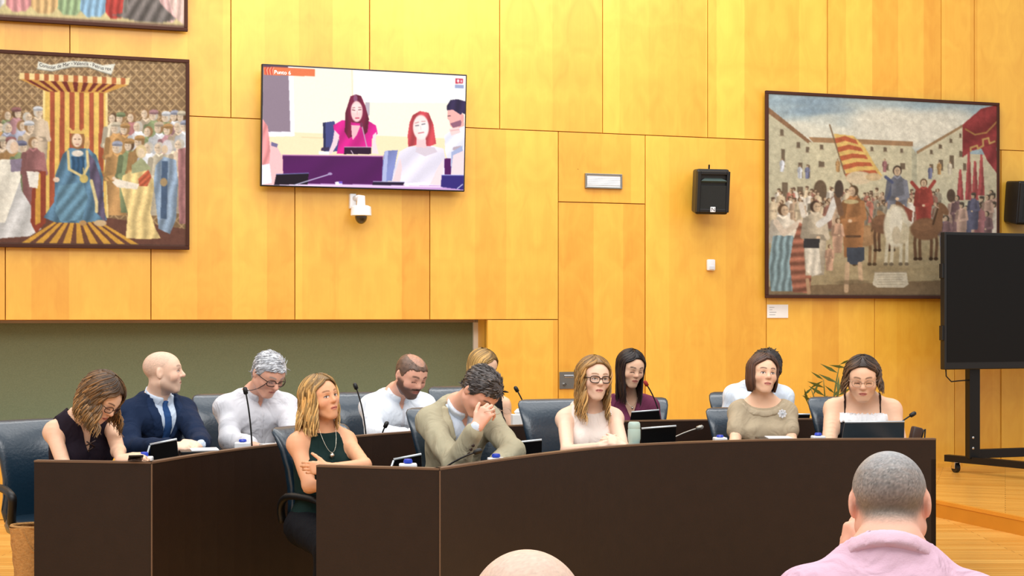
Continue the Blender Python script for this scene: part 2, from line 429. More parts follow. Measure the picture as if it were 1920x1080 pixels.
# white caption card
s0, h0 = wall_uv(1438, 571); s1, h1 = wall_uv(1477, 596)
t = wall_thing('caption_card', (s0+s1)/2, (h0+h1)/2, 'small white caption card on the wall under the town square tapestry', 'card')
MB().box((0, -.004, 0), (s1-s0, .008, h0-h1)).build('card', M['paper'], t)
b = MB()
for k, ln in enumerate((.05, .03, .07, .06)): b.box((-(s1-s0)/2+.02+ln/2, -.0085, .035-k*.022), (ln, .001, .004))
b.build('print_lines', mat('grey_print', (150, 150, 150), .8), t)

# loudspeakers
def speaker(px0, py0, px1, py1, label, yaw=-.12):
    out = .30
    s0, h0 = wall_uv(px0, py0, out); s1, h1 = wall_uv(px1, py1, out); w, hh = (s1-s0)*.92, (h0-h1)*.98; d = w*.8
    c = wall_xyz((s0+s1)/2, (h0+h1)/2, out)
    t = empty('loudspeaker', c, TH+yaw, label, 'loudspeaker', None)
    rt = Matrix.Rotation(math.radians(7), 3, 'X')
    e = w*.5
    b = MB()   # trapezoid cabinet
    f = [(-e, 0), (e, 0), (e*.72, d), (-e*.72, d)]
    zt, zb = hh/2, -hh/2
    V = []
    for (x, y) in f:
        for z in (zb, zt): V.append(rt @ Vector((x, y, z*(1-.05*(y > 0)))))
    b.add(V, [(0, 1, 3, 2), (2, 3, 5, 4), (4, 5, 7, 6), (6, 7, 1, 0), (1, 7, 5, 3), (0, 2, 4, 6)])
    cab = b.build('cabinet', M['black'], t)
    md = cab.modifiers.new('bevel', 'BEVEL'); md.width = .02; md.segments = 3
    # horn: recessed mouth above, proud grille below
    b = MB()
    for (x0, x1, z0, z1) in ((-e*.98, -e*.78, zb+.02, zt-.02), (e*.78, e*.98, zb+.02, zt-.02), (-e*.78, e*.78, zt-.05, zt-.02), (-e*.78, e*.78, zb+.02, zb+.05)):
        cc = rt @ Vector(((x0+x1)/2, -.012, (z0+z1)/2)); b.box(cc, (x1-x0, .03, z1-z0), rot=rt, bev=.005)
    b.build('front_frame', M['black'], t)
    b = MB(); V = [Vector((-e*.78, -.03, zt-.26*hh)), Vector((e*.78, -.03, zt-.26*hh)), Vector((e*.5, .0, zt-.2*hh)), Vector((-e*.5, .0, zt-.2*hh)),
                   Vector((-e*.78, -.01, zt-.3*hh)), Vector((e*.78, -.01, zt-.3*hh))]
    b.add([rt @ v for v in V], [(0, 1, 2, 3), (0, 4, 5, 1)]); b.build('horn_lip', mat('grey_plastic', (70, 84, 80), .4), t)
    b = MB(); b.box(rt @ Vector((0, -.012, -.14*hh)), (e*1.56, .022, hh*.56), rot=rt, bev=.004); b.build('grille', mat('black_grille', (22, 24, 20), .7, bump=(900, .6)), t)
    b = MB(); b.box(rt @ Vector((0, -.026, -hh*.385)), (.045, .006, .045), rot=rt, bev=.002)
    bd = b.build('badge', M['white'], t)
    V, F = text_mesh('N', .05); V = [rt @ Vector((v.x-.018, -.0295, v.y-.017-hh*.385)) for v in V]
    MB().add(V, F).build('badge_letter', M['print_dark'], bd)
    b = MB(); b.tube([rt @ Vector((0, d*.5, zt-.02)), rt @ Vector((0, d*.5, zt+.035))], .008, 8).build('mount_stud', M['black_metal'], t)
    b = MB(); b.tube([(0, d*.8, 0), (.03, d+.12, 0)], .022, 10); b.box((.03, d+.10, 0), (.1, .02, .14)); b.build('wall_bracket', M['black_metal'], t)
    return t
speaker(1304, 315, 1368, 404, 'black loudspeaker with a horn mouth on the wall left of the town square tapestry')
speaker(1907, 338, 1975, 424, 'black loudspeaker cut off by the right edge of the photo', -.05)
# ------------------------------------------------------------------ flat pictures (woven tapestries, lit screen): a colour per mesh vertex
class Canvas:
    """a picture painted in the coordinates of a four-cornered quadrilateral (TL,TR,BR,BL)"""
    def __init__(s, quad, w, h, bg):
        s.q = np.array(quad, float); s.w, s.h = w, h
        u, v = np.meshgrid(np.linspace(0, 1, w), np.linspace(0, 1, h))
        u = u[..., None]; v = v[..., None]
        p = (s.q[0]*(1-u)+s.q[1]*u)*(1-v)+(s.q[3]*(1-u)+s.q[2]*u)*v
        s.X, s.Y = p[..., 0], p[..., 1]; s.U = u[..., 0]; s.V = v[..., 0]
        s.px = abs(s.q[1][0]-s.q[0][0])/w
        s.c = np.ones((h, w, 3))*np.array(bg, float); s.mute = 0; s.soft = True
    def blend(s, mask, col, a=1.0):
        m = (np.clip(mask, 0, 1)*a)[..., None]; s.c = s.c*(1-m)+np.array(col, float)*m
    def _win(s, x0, x1, y0, y1):
        return (s.X > x0) & (s.X < x1) & (s.Y > y0) & (s.Y < y1)
    def poly(s, pts, col, a=1.0, fold=None):
        pts = np.array(pts, float); s_in = np.zeros(s.X.shape, bool)
        x0, y0 = pts.min(0)-2; x1, y1 = pts.max(0)+2
        j, i = np.where(s._win(x0, x1, y0, y1))
        if len(j) == 0: return
        X = s.X[j, i]; Y = s.Y[j, i]; ins = np.zeros(len(X), bool); n = len(pts)
        for k in range(n):
            xa, ya = pts[k]; xb, yb = pts[(k+1) % n]
            if ya == yb: continue
            c = ((ya > Y) != (yb > Y)) & (X < (xb-xa)*(Y-ya)/(yb-ya)+xa); ins ^= c
        j, i = j[ins], i[ins]
        cc = np.ones((len(j), 3))*np.array(col, float)
        if fold:
            ph = np.sin((s.X[j, i]*fold[0]+s.Y[j, i]*fold[1])+.6*np.sin(s.Y[j, i]*fold[0]*.3+s.X[j, i]*.02))
            cc = cc*(1+fold[2]*.72*ph[:, None])
        s.c[j, i] = s.c[j, i]*(1-a)+cc*a
    def ell(s, cx, cy, rx, ry, col, a=1.0, ang=0, soft=.15):
        c_, s_ = math.cos(ang), math.sin(ang); r = max(rx, ry)*1.3
        j, i = np.where(s._win(cx-r, cx+r, cy-r, cy+r))
        if len(j) == 0: return
        dx, dy = s.X[j, i]-cx, s.Y[j, i]-cy
        d = np.sqrt(((dx*c_+dy*s_)/rx)**2+((-dx*s_+dy*c_)/ry)**2)
        m = (np.clip((1-d)/soft+.5, 0, 1)*a)[:, None]
        s.c[j, i] = s.c[j, i]*(1-m)+np.array(col, float)*m
    def line(s, pts, w, col, a=1.0):
        for (xa, ya), (xb, yb) in zip(pts, pts[1:]):
            j, i = np.where(s._win(min(xa, xb)-w-1, max(xa, xb)+w+1, min(ya, yb)-w-1, max(ya, yb)+w+1))
            if len(j) == 0: continue
            dx, dy = xb-xa, yb-ya; L = dx*dx+dy*dy+1e-9
            X, Y = s.X[j, i], s.Y[j, i]
            t = np.clip(((X-xa)*dx+(Y-ya)*dy)/L, 0, 1)
            d = np.hypot(X-xa-t*dx, Y-ya-t*dy)
            m = (np.clip((w/2-d)/max(s.px, .3)+.5, 0, 1)*a)[:, None]
            s.c[j, i] = s.c[j, i]*(1-m)+np.array(col, float)*m
    def noise(s, rng, amp, cell=1):
        h, w = s.X.shape
        n = rng.normal(0, 1, (h//cell+2, w//cell+2))
        n = np.repeat(np.repeat(n, cell, 0), cell, 1)[:h, :w]
        if cell > 1:
            for _ in range(2):
                k = cell; n = (n+np.roll(n, k//2, 0)+np.roll(n, k//2, 1)+np.roll(n, -(k//2), 0)+np.roll(n, -(k//2), 1))/5
        s.c = s.c*(1+amp*n[..., None])
    def build(s, name, material, parent, W, Ht, y, x0=0, z0=0):
        """vertical sheet W x Ht centred at (x0,z0), facing -y"""
        for ax_ in (0, 1): s.c = .25*np.roll(s.c, 1, ax_)+.5*s.c+.25*np.roll(s.c, -1, ax_) if s.soft else s.c
        if s.mute: g_ = s.c.mean(-1, keepdims=True); s.c = (s.c*(1-s.mute)+s.mute*(g_*.55+np.array((150, 138, 112))*.45))*.93
        xs = x0-W/2+s.U*W; zs = z0+Ht/2-s.V*Ht
        V = np.stack([xs, np.full_like(xs, y), zs], -1).reshape(-1, 3)
        h, w = s.X.shape; idx = np.arange(h*w).reshape(h, w)
        Q = np.stack([idx[:-1, :-1], idx[1:, :-1], idx[1:, 1:], idx[:-1, 1:]], -1).reshape(-1, 4)
        return mesh_obj(name, fast_mesh(name, V, Q, lin(np.clip(s.c, 0, 255)).reshape(-1, 3)), material, parent)

def fig(c, rng, x, y, h, robe, skin=(226, 190, 150), hair=(96, 66, 44), hat=None, turn=0, dress=False):
    """a small painted standing figure: feet at y, height h"""
    r = h*.058; w = h*.15; top = y-h
    robe = np.array(robe, float)
    c.poly([(x-w*.7, top+h*.22), (x-w*.3, top+h*.16), (x+w*.3, top+h*.16), (x+w*.75, top+h*.22), (x+w*1.0, top+h*.5), (x+w*(1.25 if dress else .8), y), (x-w*(1.25 if dress else .8), y), (x-w, top+h*.5)],
           robe, fold=(9/h*2, 2/h, .22))
    c.line([(x-w*.8, top+h*.25), (x-w*1.0, top+h*.48), (x-w*.1+turn*w, top+h*.5)], w*.5, robe*.82)
    c.line([(x+w*.8, top+h*.25), (x+w*1.0, top+h*.46), (x+w*.1+turn*w, top+h*.5)], w*.45, robe*1.1)
    c.ell(x+turn*w*.3, top+h*.5, r*.5, r*.4, skin)
    c.ell(x, top+h*.085, r*1.15, r*1.3, hair); c.ell(x+turn*r*.4, top+h*.095, r*.82, r*1.08, skin)
    sk_ = np.array(skin, float); fx = x+turn*r*.4
    c.ell(fx-turn*r*.35, top+h*.1, r*.4, r*.95, sk_*.8, .7, soft=.5)
    for q in (-1, 1): c.ell(fx+q*r*.3+turn*r*.15, top+h*.085, r*.2, r*.12, sk_*.55, .8, soft=.6)
    c.line([(fx+turn*r*.25, top+h*.09), (fx+turn*r*.3, top+h*.108)], r*.18, sk_*.8, .7); c.line([(fx+turn*r*.15-r*.18, top+h*.128), (fx+turn*r*.15+r*.18, top+h*.127)], r*.16, sk_*.68, .8)
    c.line([(x-w*.3, top+h*.165), (x, top+h*.2), (x+w*.3, top+h*.165)], r*.35, robe*1.25)
    if hat is not None:
        c.ell(x, top+h*.03, r*1.25, r*.65, hat); c.ell(x, top+h*.05, r*1.3, r*.3, np.array(hat)*.75)

def bordered(name, s0, h0, s1, h1, out, label, canvas, cat='tapestry', edge=.028):
    t = wall_thing(name, (s0+s1)/2, (h0+h1)/2, label, cat, 0)
    w, hh = s1-s0, h0-h1; canvas.mute = .3
    canvas.build('picture', M['weave'], t, w-2*edge*.9, hh-2*edge*.9, -out-.004)
    b = MB()
    b.box((0, -out+.008, 0), (w-.02, .022, hh-.02)); b.build('backing_cloth', M['tapestry_edge'], t)
    b = MB()
    for (cx, cz, dx, dz) in ((0, hh/2-edge/2, w, edge), (0, -hh/2+edge/2, w, edge), (-w/2+edge/2, 0, edge, hh-2*edge), (w/2-edge/2, 0, edge, hh-2*edge)):
        b.box((cx, -out, cz), (dx, .028, dz), bev=.004)
    b.build('border', M['tapestry_edge'], t)
    MB().tube([(-w/2+.02, -out+.022, hh/2-.03), (w/2-.02, -out+.022, hh/2-.03)], .012, 8).build('hanging_rod', M['black_metal'], t)
    return t

# ---------- left tapestry: court scene under a striped canopy (photo pixel coordinates)
rng = np.random.default_rng(5)
qx0, qx1 = -90, 350
def ytop(x): return 92+(x)*.0565+5
def ybot(x): return 461+x*.006
c = Canvas([(qx0, ytop(qx0)), (qx1, ytop(qx1)), (qx1, ybot(qx1)), (qx0, ybot(qx0))], 400, 338, (128, 98, 66))
# diamond lattice with little crosses
for k in range(-40, 60):
    c.line([(k*22-200, 60), (k*22+200, 460)], 2.0, (186, 150, 100)); c.line([(k*22-200, 460), (k*22+200, 60)], 2.0, (186, 150, 100))
for a in range(-12, 40):
    for b_ in range(0, 40):
        x, y = a*11-100, b_*11+60
        if (a+b_) % 2 == 0 and y < 240:
            c.line([(x-3.4, y+5), (x+3.4, y+5)], 2.0, (206, 172, 122)); c.line([(x, y+1.6), (x, y+8.4)], 2.0, (206, 172, 122))
c.noise(rng, .05)
# throne cloth and canopy in red and gold stripes
G, Rr = (240, 196, 84), (176, 74, 44)
c.poly([(78, 168), (195, 172), (197, 420), (74, 420)], G)
for k in range(6):
    x = 88+k*18.5; c.poly([(x, 168), (x+9, 168), (x+9, 420), (x-1, 420)], Rr, fold=(.4, .02, .08))
c.line([(77, 168), (75, 420)], 4, (252, 224, 140)); c.line([(195, 170), (197, 420)], 4, (252, 224, 140))
c.poly([(30, 146), (238, 158), (192, 174), (78, 169)], (214, 150, 56))
for k in range(9):
    x = 42+k*22; c.poly([(x, 148), (x+11, 149), (84+k*12.5+6, 171), (84+k*12.5, 171)], (112, 34, 30))
c.poly([(32, 135), (240, 145), (238, 158), (30, 147)], (244, 214, 140))
for k in range(11):
    x = 41+k*18.2; c.poly([(x, 135.5+.05*k*18), (x+9, 136+.05*k*18), (x+9, 148+.05*k*18), (x, 148+.05*k*18)], (186, 92, 50))
# scroll
c.poly([(66, 113), (90, 120), (130, 112), (165, 114), (188, 121), (212, 118), (204, 139), (184, 133), (160, 124), (128, 124), (92, 132), (64, 128)], (222, 226, 214))
c.line([(64, 128), (92, 132), (128, 124), (160, 124), (184, 133), (204, 139)], 1.6, (120, 120, 110))
# crowd at both sides, far rows first
pal = [(150, 160, 190), (196, 176, 150), (150, 92, 96), (120, 140, 96), (206, 196, 170), (104, 110, 150), (190, 140, 80), (170, 120, 130), (206, 214, 226)]
for row, (yy, hh) in enumerate(((330, 125), (362, 132), (400, 140))):
    for x in list(range(-82, 74, 21))+list(range(206, 352, 20)):
        xx = x+rng.uniform(-5, 5)+row*7
        hat = pal[rng.integers(9)] if rng.random() < .45 else None
        if 66 < xx < 208: continue
        fig(c, rng, xx, yy+rng.uniform(-6, 6), hh, pal[rng.integers(9)], hat=hat, turn=1 if xx < 120 else -1,
            hair=((90, 64, 44), (150, 110, 70), (190, 186, 176))[rng.integers(3)], skin=(232, 206, 176))
c.poly([(qx0, 420), (80, 410), (200, 410), (qx1, 430), (qx1, 470), (qx0, 470)], (104, 60, 50))
for k in range(9):
    x = 30+k*27; xm = 138+(x-138)*.32
    c.poly([(x, 462), (x+15, 462), (xm+5, 414), (xm-1, 414)], (226, 160, 46))
# kneeling scribe on the left, white robe
c.poly([(-40, 460), (-50, 340), (-10, 300), (28, 312), (36, 360), (60, 400), (72, 432), (50, 446), (0, 450)], (206, 210, 214), fold=(.16, .07, .14))
c.poly([(-6, 300), (30, 300), (34, 335), (5, 420), (-20, 420)], (232, 230, 216), fold=(.12, .03, .1))
c.poly([(14, 300), (36, 298), (34, 322), (16, 324)], (128, 116, 146)); c.ell(18, 275, 11, 14, (218, 206, 196)); c.ell(22, 277, 8, 11, (228, 196, 166))
c.poly([(66, 322), (80, 322), (80, 420), (62, 440), (52, 420), (54, 360)], (150, 54, 36)); c.poly([(62, 330), (70, 326), (70, 420), (60, 425)], (226, 160, 50))
c.poly([(44, 322), (68, 324), (65, 355), (50, 352)], (236, 234, 226))
# seated king: blue robe, gold collar, crown, orb
blue = (72, 120, 158)
c.poly([(98, 330), (112, 290), (124, 278), (160, 278), (176, 292), (188, 330), (190, 392), (196, 414), (150, 420), (100, 420), (76, 410), (96, 380)], blue, fold=(.22, .08, .28))
c.poly([(104, 350), (150, 342), (160, 372), (148, 414), (108, 418), (98, 400)], (84, 136, 170), fold=(.25, .18, .25))
c.poly([(128, 294), (154, 294), (152, 330), (130, 330)], (34, 78, 124), fold=(.7, 0, .2))
c.poly([(160, 286), (172, 300), (186, 340), (194, 420), (176, 400), (164, 340)], (84, 74, 108), fold=(.3, .05, .25))
c.line([(122, 284), (124, 318), (146, 330), (152, 338)], 5, (226, 204, 134)); c.line([(158, 284), (160, 312), (150, 332)], 5, (226, 204, 134)); c.line([(166, 340), (176, 380), (176, 398)], 6, (222, 204, 140))
c.ell(140, 288, 11, 6, (226, 218, 206)); c.ell(140, 262, 14, 18, (150, 96, 54)); c.ell(139, 263, 9.5, 13, (238, 206, 176))
c.line([(134, 261), (137, 261)], 1.6, (90, 60, 50)); c.line([(142, 261), (145, 261)], 1.6, (90, 60, 50)); c.line([(137, 271), (142, 271)], 1.5, (170, 90, 80))
c.poly([(126, 250), (124, 238), (132, 245), (139, 237), (146, 245), (155, 238), (152, 251)], (228, 184, 84)); c.ell(158, 268, 5, 12, (228, 176, 96))
c.ell(152, 336, 8, 8, (210, 184, 90)); c.line([(152, 328), (151, 316)], 2, (220, 190, 100)); c.ell(100, 338, 6, 5, (232, 202, 176)); c.ell(183, 420, 12, 6, (214, 180, 130)); c.ell(150, 420, 7, 5, (190, 140, 80))
c.line([(186, 322), (206, 344)], 3, (160, 120, 60))
# right: woman in yellow with a red sash, elder in pale blue
c.poly([(226, 330), (242, 322), (270, 318), (288, 340), (280, 400), (290, 430), (300, 448), (270, 450), (232, 448), (236, 400), (222, 352)], (236, 206, 128), fold=(.28, .04, .2))
c.poly([(206, 342), (214, 336), (258, 346), (254, 356), (216, 352)], (240, 232, 214)); c.poly([(256, 336), (276, 318), (282, 332), (274, 350), (258, 350)], (196, 82, 52), fold=(.5, .5, .2))
c.poly([(244, 310), (262, 296), (278, 312), (282, 318), (244, 326)], (156, 166, 120)); c.ell(262, 284, 10, 13, (220, 196, 140)); c.ell(262, 287, 7, 9, (230, 206, 170))
c.poly([(290, 310), (306, 294), (330, 300), (334, 340), (330, 412), (318, 440), (296, 430), (290, 380), (286, 340)], (126, 156, 190), fold=(.3, .05, .25))
c.poly([(302, 302), (314, 302), (312, 412), (300, 410)], (60, 88, 128)); c.ell(313, 276, 10, 14, (206, 206, 214)); c.ell(308, 280, 6, 8, (224, 196, 160)); c.ell(306, 342, 7, 8, (168, 140, 96))
c.poly([(334, 280), (350, 276), (350, 420), (336, 420)], (168, 106, 110), fold=(.4, 0, .2))
c.line([(qx0, 462), (qx1, 464)], 8, (84, 52, 44))
c.noise(rng, .045); c.noise(rng, .05, 4)
s0, h0 = wall_uv(355, 112, .05); s1_, h1 = wall_uv(352, 467, .05); sl = wall_uv(-95, 0, .05)[0]
hL = wall_uv(0, 93, .05)[1]; hB = wall_uv(0, 465, .05)[1]
tp = bordered('tapestry', sl, (h0+hL)/2, s0, (h1+hB)/2, .05, 'tall court scene tapestry with a seated king under a red and gold striped canopy', c)
TW, THh = s0-sl-.05, (h0+hL)/2-(h1+hB)/2-.05
# lettering on the scroll
V, F = text_mesh('Consolat de Mar - Valencia - Petrus rex', 1.0)
xm = max(v.x for v in V); scr = np.array([(66, 122), (92, 128), (130, 120), (162, 121), (186, 129), (206, 131)])
def to_tap(x, y):
    u = (x-qx0)/(qx1-qx0); v = (y-ytop(x))/(ybot(x)-ytop(x)); return (u-.5)*TW, (.5-v)*THh
V2 = []
for v in V:
    x = 68+v.x/xm*136; y = np.interp(x, scr[:, 0], scr[:, 1])-v.y*9.5
    a, b_ = to_tap(x, y); V2.append((a, -.0565, b_))
MB().add(V2, F).build('scroll_lettering', M['print_dark'], tp)

# ---------- top left tapestry: only its lower edge is seen
rng = np.random.default_rng(8)
c = Canvas([(-90, -160), (346, -135), (346, 52), (-90, 32)], 400, 130, (206, 196, 150))
c.poly([(-90, 12), (346, 38), (346, 60), (-90, 40)], (206, 190, 128)); 
for x, col_, w in ((-60, (150, 170, 120), 26), (-20, (200, 200, 206), 24), (30, (206, 130, 136), 24), (78, (206, 164, 104), 26), (126, (136, 168, 120), 24), (170, (120, 170, 210), 26), (212, (176, 48, 44), 20), (255, (120, 116, 112), 30), (310, (206, 160, 160), 26)):
    yb = 20+.055*x+4
    fig(c, rng, x, yb-20, 140, np.array(col_)*.9)
    c.poly([(x-w*.7, -40), (x+w*.7, -40), (x+w, yb-6), (x+w*.5, yb+3), (x-w*.5, yb+3), (x-w, yb-6)], col_, fold=(.45, .03, .22))
c.poly([(240, -20), (270, -30), (300, 20), (330, 40), (300, 45), (250, 42), (205, 34), (235, 30)], (98, 92, 92), fold=(.25, .2, .35))
c.poly([(318, -20), (346, -30), (346, 48), (330, 40), (312, 10)], (214, 178, 170), fold=(.4, .1, .2))
c.line([(-90, 31), (346, 51)], 6, (112, 78, 66)); c.noise(rng, .05); c.noise(rng, .05, 4)
a0, g0 = wall_uv(352, 58, .05); g1 = wall_uv(0, 40, .05)[1]
bordered('tapestry', sl, (g0+g1)/2+1.15, a0, (g0+g1)/2, .05, 'tapestry cut off by the top of the photo, showing only hems of coloured robes', c)

# ---------- right tapestry: riders in a town square (coordinates of a 2.4x enlargement)
rng = np.random.default_rng(11)
c = Canvas([(92, 62), (1135, 105), (1138, 984), (98, 968)], 410, 365, (206, 196, 160))
sky = (150, 178, 192)
c.poly([(80, 50), (1150, 90), (1150, 330), (80, 330)], sky)
for k in range(150):
    x = rng.uniform(100, 1000); y = 330-abs(rng.normal(0, 70))-40; r = rng.uniform(25, 75)
    c.ell(x, y, r*1.6, r*.6, (222, 220, 200), rng.uniform(.1, .4), soft=.9)
for k in range(50):
    c.ell(rng.uniform(500, 980), rng.uniform(150, 270), 90, 40, (228, 224, 204), .25, soft=.9)
for k in range(14): c.ell(rng.uniform(120, 420), rng.uniform(85, 150), 70, 18, (124, 154, 178), .35, soft=.9)
# buildings
c.poly([(92, 130), (290, 290), (300, 600), (92, 640)], (196, 190, 156)); c.poly([(92, 122), (300, 292), (290, 302), (92, 150)], (140, 98, 66))
c.poly([(270, 278), (735, 290), (735, 600), (290, 600)], (206, 198, 160)); c.poly([(268, 256), (738, 272), (740, 296), (290, 280)], (168, 124, 82))
c.poly([(755, 325), (970, 205), (1000, 180), (1000, 600), (755, 600)], (210, 202, 166)); c.poly([(755, 318), (970, 194), (972, 206), (760, 330)], (160, 124, 84)); c.poly([(735, 300), (757, 328), (757, 600), (735, 600)], (178, 176, 146))
for (x, y, w, h_) in ((145, 222, 16, 30), (218, 278, 14, 28), (258, 300, 14, 26), (150, 310, 16, 80), (225, 370, 18, 70), (262, 380, 14, 60), (155, 460, 26, 90), (222, 480, 24, 70),
                      (320, 290, 14, 22), (400, 292, 14, 20), (470, 295, 14, 20), (545, 298, 14, 20), (605, 300, 14, 20), (680, 305, 14, 20), (315, 365, 24, 26), (680, 370, 24, 30), (605, 375, 24, 30),
                      (818, 310, 14, 20), (860, 285, 14, 20), (910, 258, 14, 20), (955, 235, 12, 20), (815, 375, 18, 40), (860, 355, 20, 50), (910, 335, 20, 60), (955, 315, 16, 28), (975, 370, 14, 34)):
    c.poly([(x, y), (x+w, y+2), (x+w, y+h_), (x, y+h_)], (110, 92, 72)); c.line([(x-2, y+h_), (x+w+3, y+h_)], 3, (160, 140, 110))
c.ell(322, 490, 28, 40, (104, 82, 62)); c.poly([(294, 490), (350, 490), (350, 560), (294, 560)], (104, 82, 62))
for (x, y) in ((155, 390), (232, 420), (265, 420), (862, 400), (912, 400), (820, 420), (400, 390), (610, 390)): fig(c, rng, x, y+24, 62, pal[rng.integers(9)])
# ground
c.poly([(90, 600), (1140, 600), (1140, 1000), (90, 990)], (176, 156, 112))
for k in range(120): c.ell(rng.uniform(100, 1130), rng.uniform(640, 970), rng.uniform(30, 110), rng.uniform(6, 22), ((200, 184, 140), (140, 120, 82), (160, 140, 98))[rng.integers(3)], .3, soft=.9)
c.poly([(90, 930), (1140, 900), (1140, 1000), (90, 990)], (110, 84, 58), .7)
# red canopy, right
c.poly([(970, 195), (1060, 120), (1140, 100), (1140, 300), (1075, 300), (1010, 315), (972, 345)], (142, 42, 46), fold=(.03, .05, .18))
c.line([(985, 215), (1030, 240), (1085, 230), (1135, 180)], 7, (176, 120, 60)); c.line([(1010, 315), (1010, 300), (1040, 290), (1045, 305), (1070, 290), (1068, 262), (1095, 255), (1100, 280), (1125, 270)], 8, (206, 160, 84))
c.poly([(1060, 300), (1135, 280), (1138, 420), (1090, 360)], (150, 46, 52), fold=(.08, .03, .2))
for (x, y0, y1) in ((960, 400, 540), (1000, 320, 540), (1030, 360, 540), (1060, 330, 520)): c.poly([(x-4, y0), (x+6, y0), (x+18, y1), (x-16, y1)], (172, 66, 68), fold=(.2, .01, .2))
# crowd in depth
for row, (yy, hh, a0_) in enumerate(((600, 120, 290), (630, 130, 100), (668, 140, 300))):
    for k in range(36):
        x = rng.uniform(110, 860)
        fig(c, rng, x, yy+rng.uniform(-15, 15), hh*.9, ((180, 150, 120), (206, 186, 150), (150, 96, 80), (140, 130, 110), (190, 110, 90), (214, 206, 190))[rng.integers(6)], turn=rng.choice([-1, 1]), hat=None if rng.random() < .6 else (110, 84, 66))
for k in range(26):
    x = rng.uniform(880, 1135); fig(c, rng, x, rng.uniform(660, 800), 170, ((160, 96, 100), (190, 150, 130), (120, 86, 90), (206, 190, 170), (84, 84, 110))[rng.integers(5)], hair=(70, 58, 48), turn=-1, hat=(88, 76, 66) if rng.random() < .5 else None)
# horses
def horse(x, y, k, col_):
    col_ = np.array(col_, float)
    for dx in (-40, -22, 22, 42): c.line([(x+dx*k, y-60*k), (x+dx*1.1*k, y-25*k), (x+dx*k, y+35*k)], 12*k, col_*.8); c.ell(x+dx*k, y+38*k, 9*k, 7*k, col_*.45)
    c.ell(x, y-80*k, 62*k, 44*k, col_); c.ell(x-8*k, y-95*k, 44*k, 22*k, col_*1.12)
    c.poly([(x+25*k, y-90*k), (x+50*k, y-160*k), (x+72*k, y-165*k), (x+66*k, y-70*k)], col_*1.05); c.ell(x+72*k, y-160*k, 30*k, 14*k, col_, ang=.9)
    c.line([(x+48*k, y-160*k), (x+30*k, y-100*k)], 8*k, col_*.6); c.poly([(x+52*k, y-168*k), (x+56*k, y-188*k), (x+64*k, y-168*k)], col_)
fig(c, rng, 668, 690, 310, (112, 116, 132), hair=(66, 50, 42), turn=0); c.poly([(640, 560), (700, 560), (735, 660), (610, 660)], (206, 190, 160), fold=(.2, .02, .12)); c.poly([(640, 520), (610, 560), (640, 470)], (72, 80, 108)); c.line([(645, 460), (615, 435)], 14, (70, 80, 120)); c.poly([(690, 560), (740, 590), (735, 640), (700, 620)], (146, 66, 50))
fig(c, rng, 790, 690, 250, (166, 56, 48), turn=0); c.line([(770, 500), (735, 460)], 16, (166, 56, 48)); c.line([(808, 500), (840, 455)], 16, (166, 56, 48))
horse(800, 765, 1.15, (128, 84, 54)); horse(520, 790, 1.1, (166, 122, 78)); horse(610, 730, 1.0, (120, 80, 54))
# rider's white horse seen from the front
for dx in (-38, -12, 30, 58): c.line([(662+dx*.9, 690), (655+dx, 830)], 15, (214, 204, 172)); c.ell(655+dx, 832, 10, 8, (110, 96, 74))
c.ell(665, 660, 58, 95, (222, 212, 182)); c.ell(690, 690, 34, 50, (200, 186, 150)); c.ell(662, 640, 30, 70, (232, 224, 198)); c.ell(665, 700, 20, 40, (206, 190, 156)); c.line([(630, 590), (625, 680), (645, 740)], 16, (228, 220, 190))
c.ell(918, 520, 20, 30, (84, 64, 52))
# flag
c.line([(362, 200), (430, 420), (560, 640)], 6, (120, 90, 60))
fl = [(380, 240), (470, 250), (520, 300), (560, 370), (600, 430), (560, 445), (520, 430), (470, 420), (440, 430), (410, 350)]
c.poly(fl, (236, 190, 92))
for k in range(5):
    t0 = k*40; c.poly([(384+k*12, 262+t0), (430+k*18, 250+t0*.98), (480+k*22, 268+t0*.85), (490+k*22, 288+t0*.82), (432+k*18, 272+t0*.96), (390+k*12, 284+t0)], (196, 86, 48))
c.ell(495, 440, 60, 30, (222, 200, 160)); c.ell(560, 435, 36, 18, (212, 180, 130))
# foreground folk
fig(c, rng, 160, 900, 345, (216, 206, 186), hair=(92, 66, 44), turn=1)
c.poly([(118, 700), (205, 700), (222, 820), (205, 950), (110, 950), (98, 830)], (118, 150, 160), fold=(.22, .02, .3)); c.line([(130, 640), (165, 690), (235, 640)], 26, (222, 202, 178))
c.poly([(232, 640), (262, 660), (258, 720), (285, 880), (280, 960), (205, 955), (190, 820), (205, 720)], (160, 92, 70), fold=(.02, .16, .35))
fig(c, rng, 300, 880, 340, (190, 176, 150), hair=(70, 50, 40), turn=1); c.poly([(252, 715), (322, 715), (318, 757), (250, 757)], (46, 46, 52)); c.poly([(256, 757), (318, 757), (330, 870), (290, 885), (262, 860)], (224, 216, 196), fold=(.18, .01, .14))
c.line([(318, 650), (360, 620), (388, 540)], 30, (222, 220, 212)); c.line([(268, 900), (275, 960)], 16, (190, 150, 110)); c.line([(250, 610), (238, 560)], 22, (226, 216, 200))
fig(c, rng, 470, 800, 330, (168, 108, 60), hair=(90, 66, 44), turn=-1); c.poly([(440, 755), (520, 755), (520, 812), (488, 832), (445, 830)], (56, 66, 84)); c.line([(415, 600), (395, 520)], 26, (120, 84, 60)); c.ell(405, 490, 20, 40, (72, 58, 50))
c.line([(445, 830), (440, 950)], 20, (206, 170, 130)); c.line([(500, 830), (505, 900)], 20, (206, 170, 130)); c.ell(470, 912, 70, 10, (104, 84, 58), .6, soft=.6)
c.line([(440, 705), (500, 705)], 10, (90, 60, 40)); c.ell(460, 548, 34, 10, (196, 176, 120))
for (x, y, h_) in ((400, 780, 160), (365, 860, 120)): fig(c, rng, x, y, h_, (196, 150, 120), turn=1)
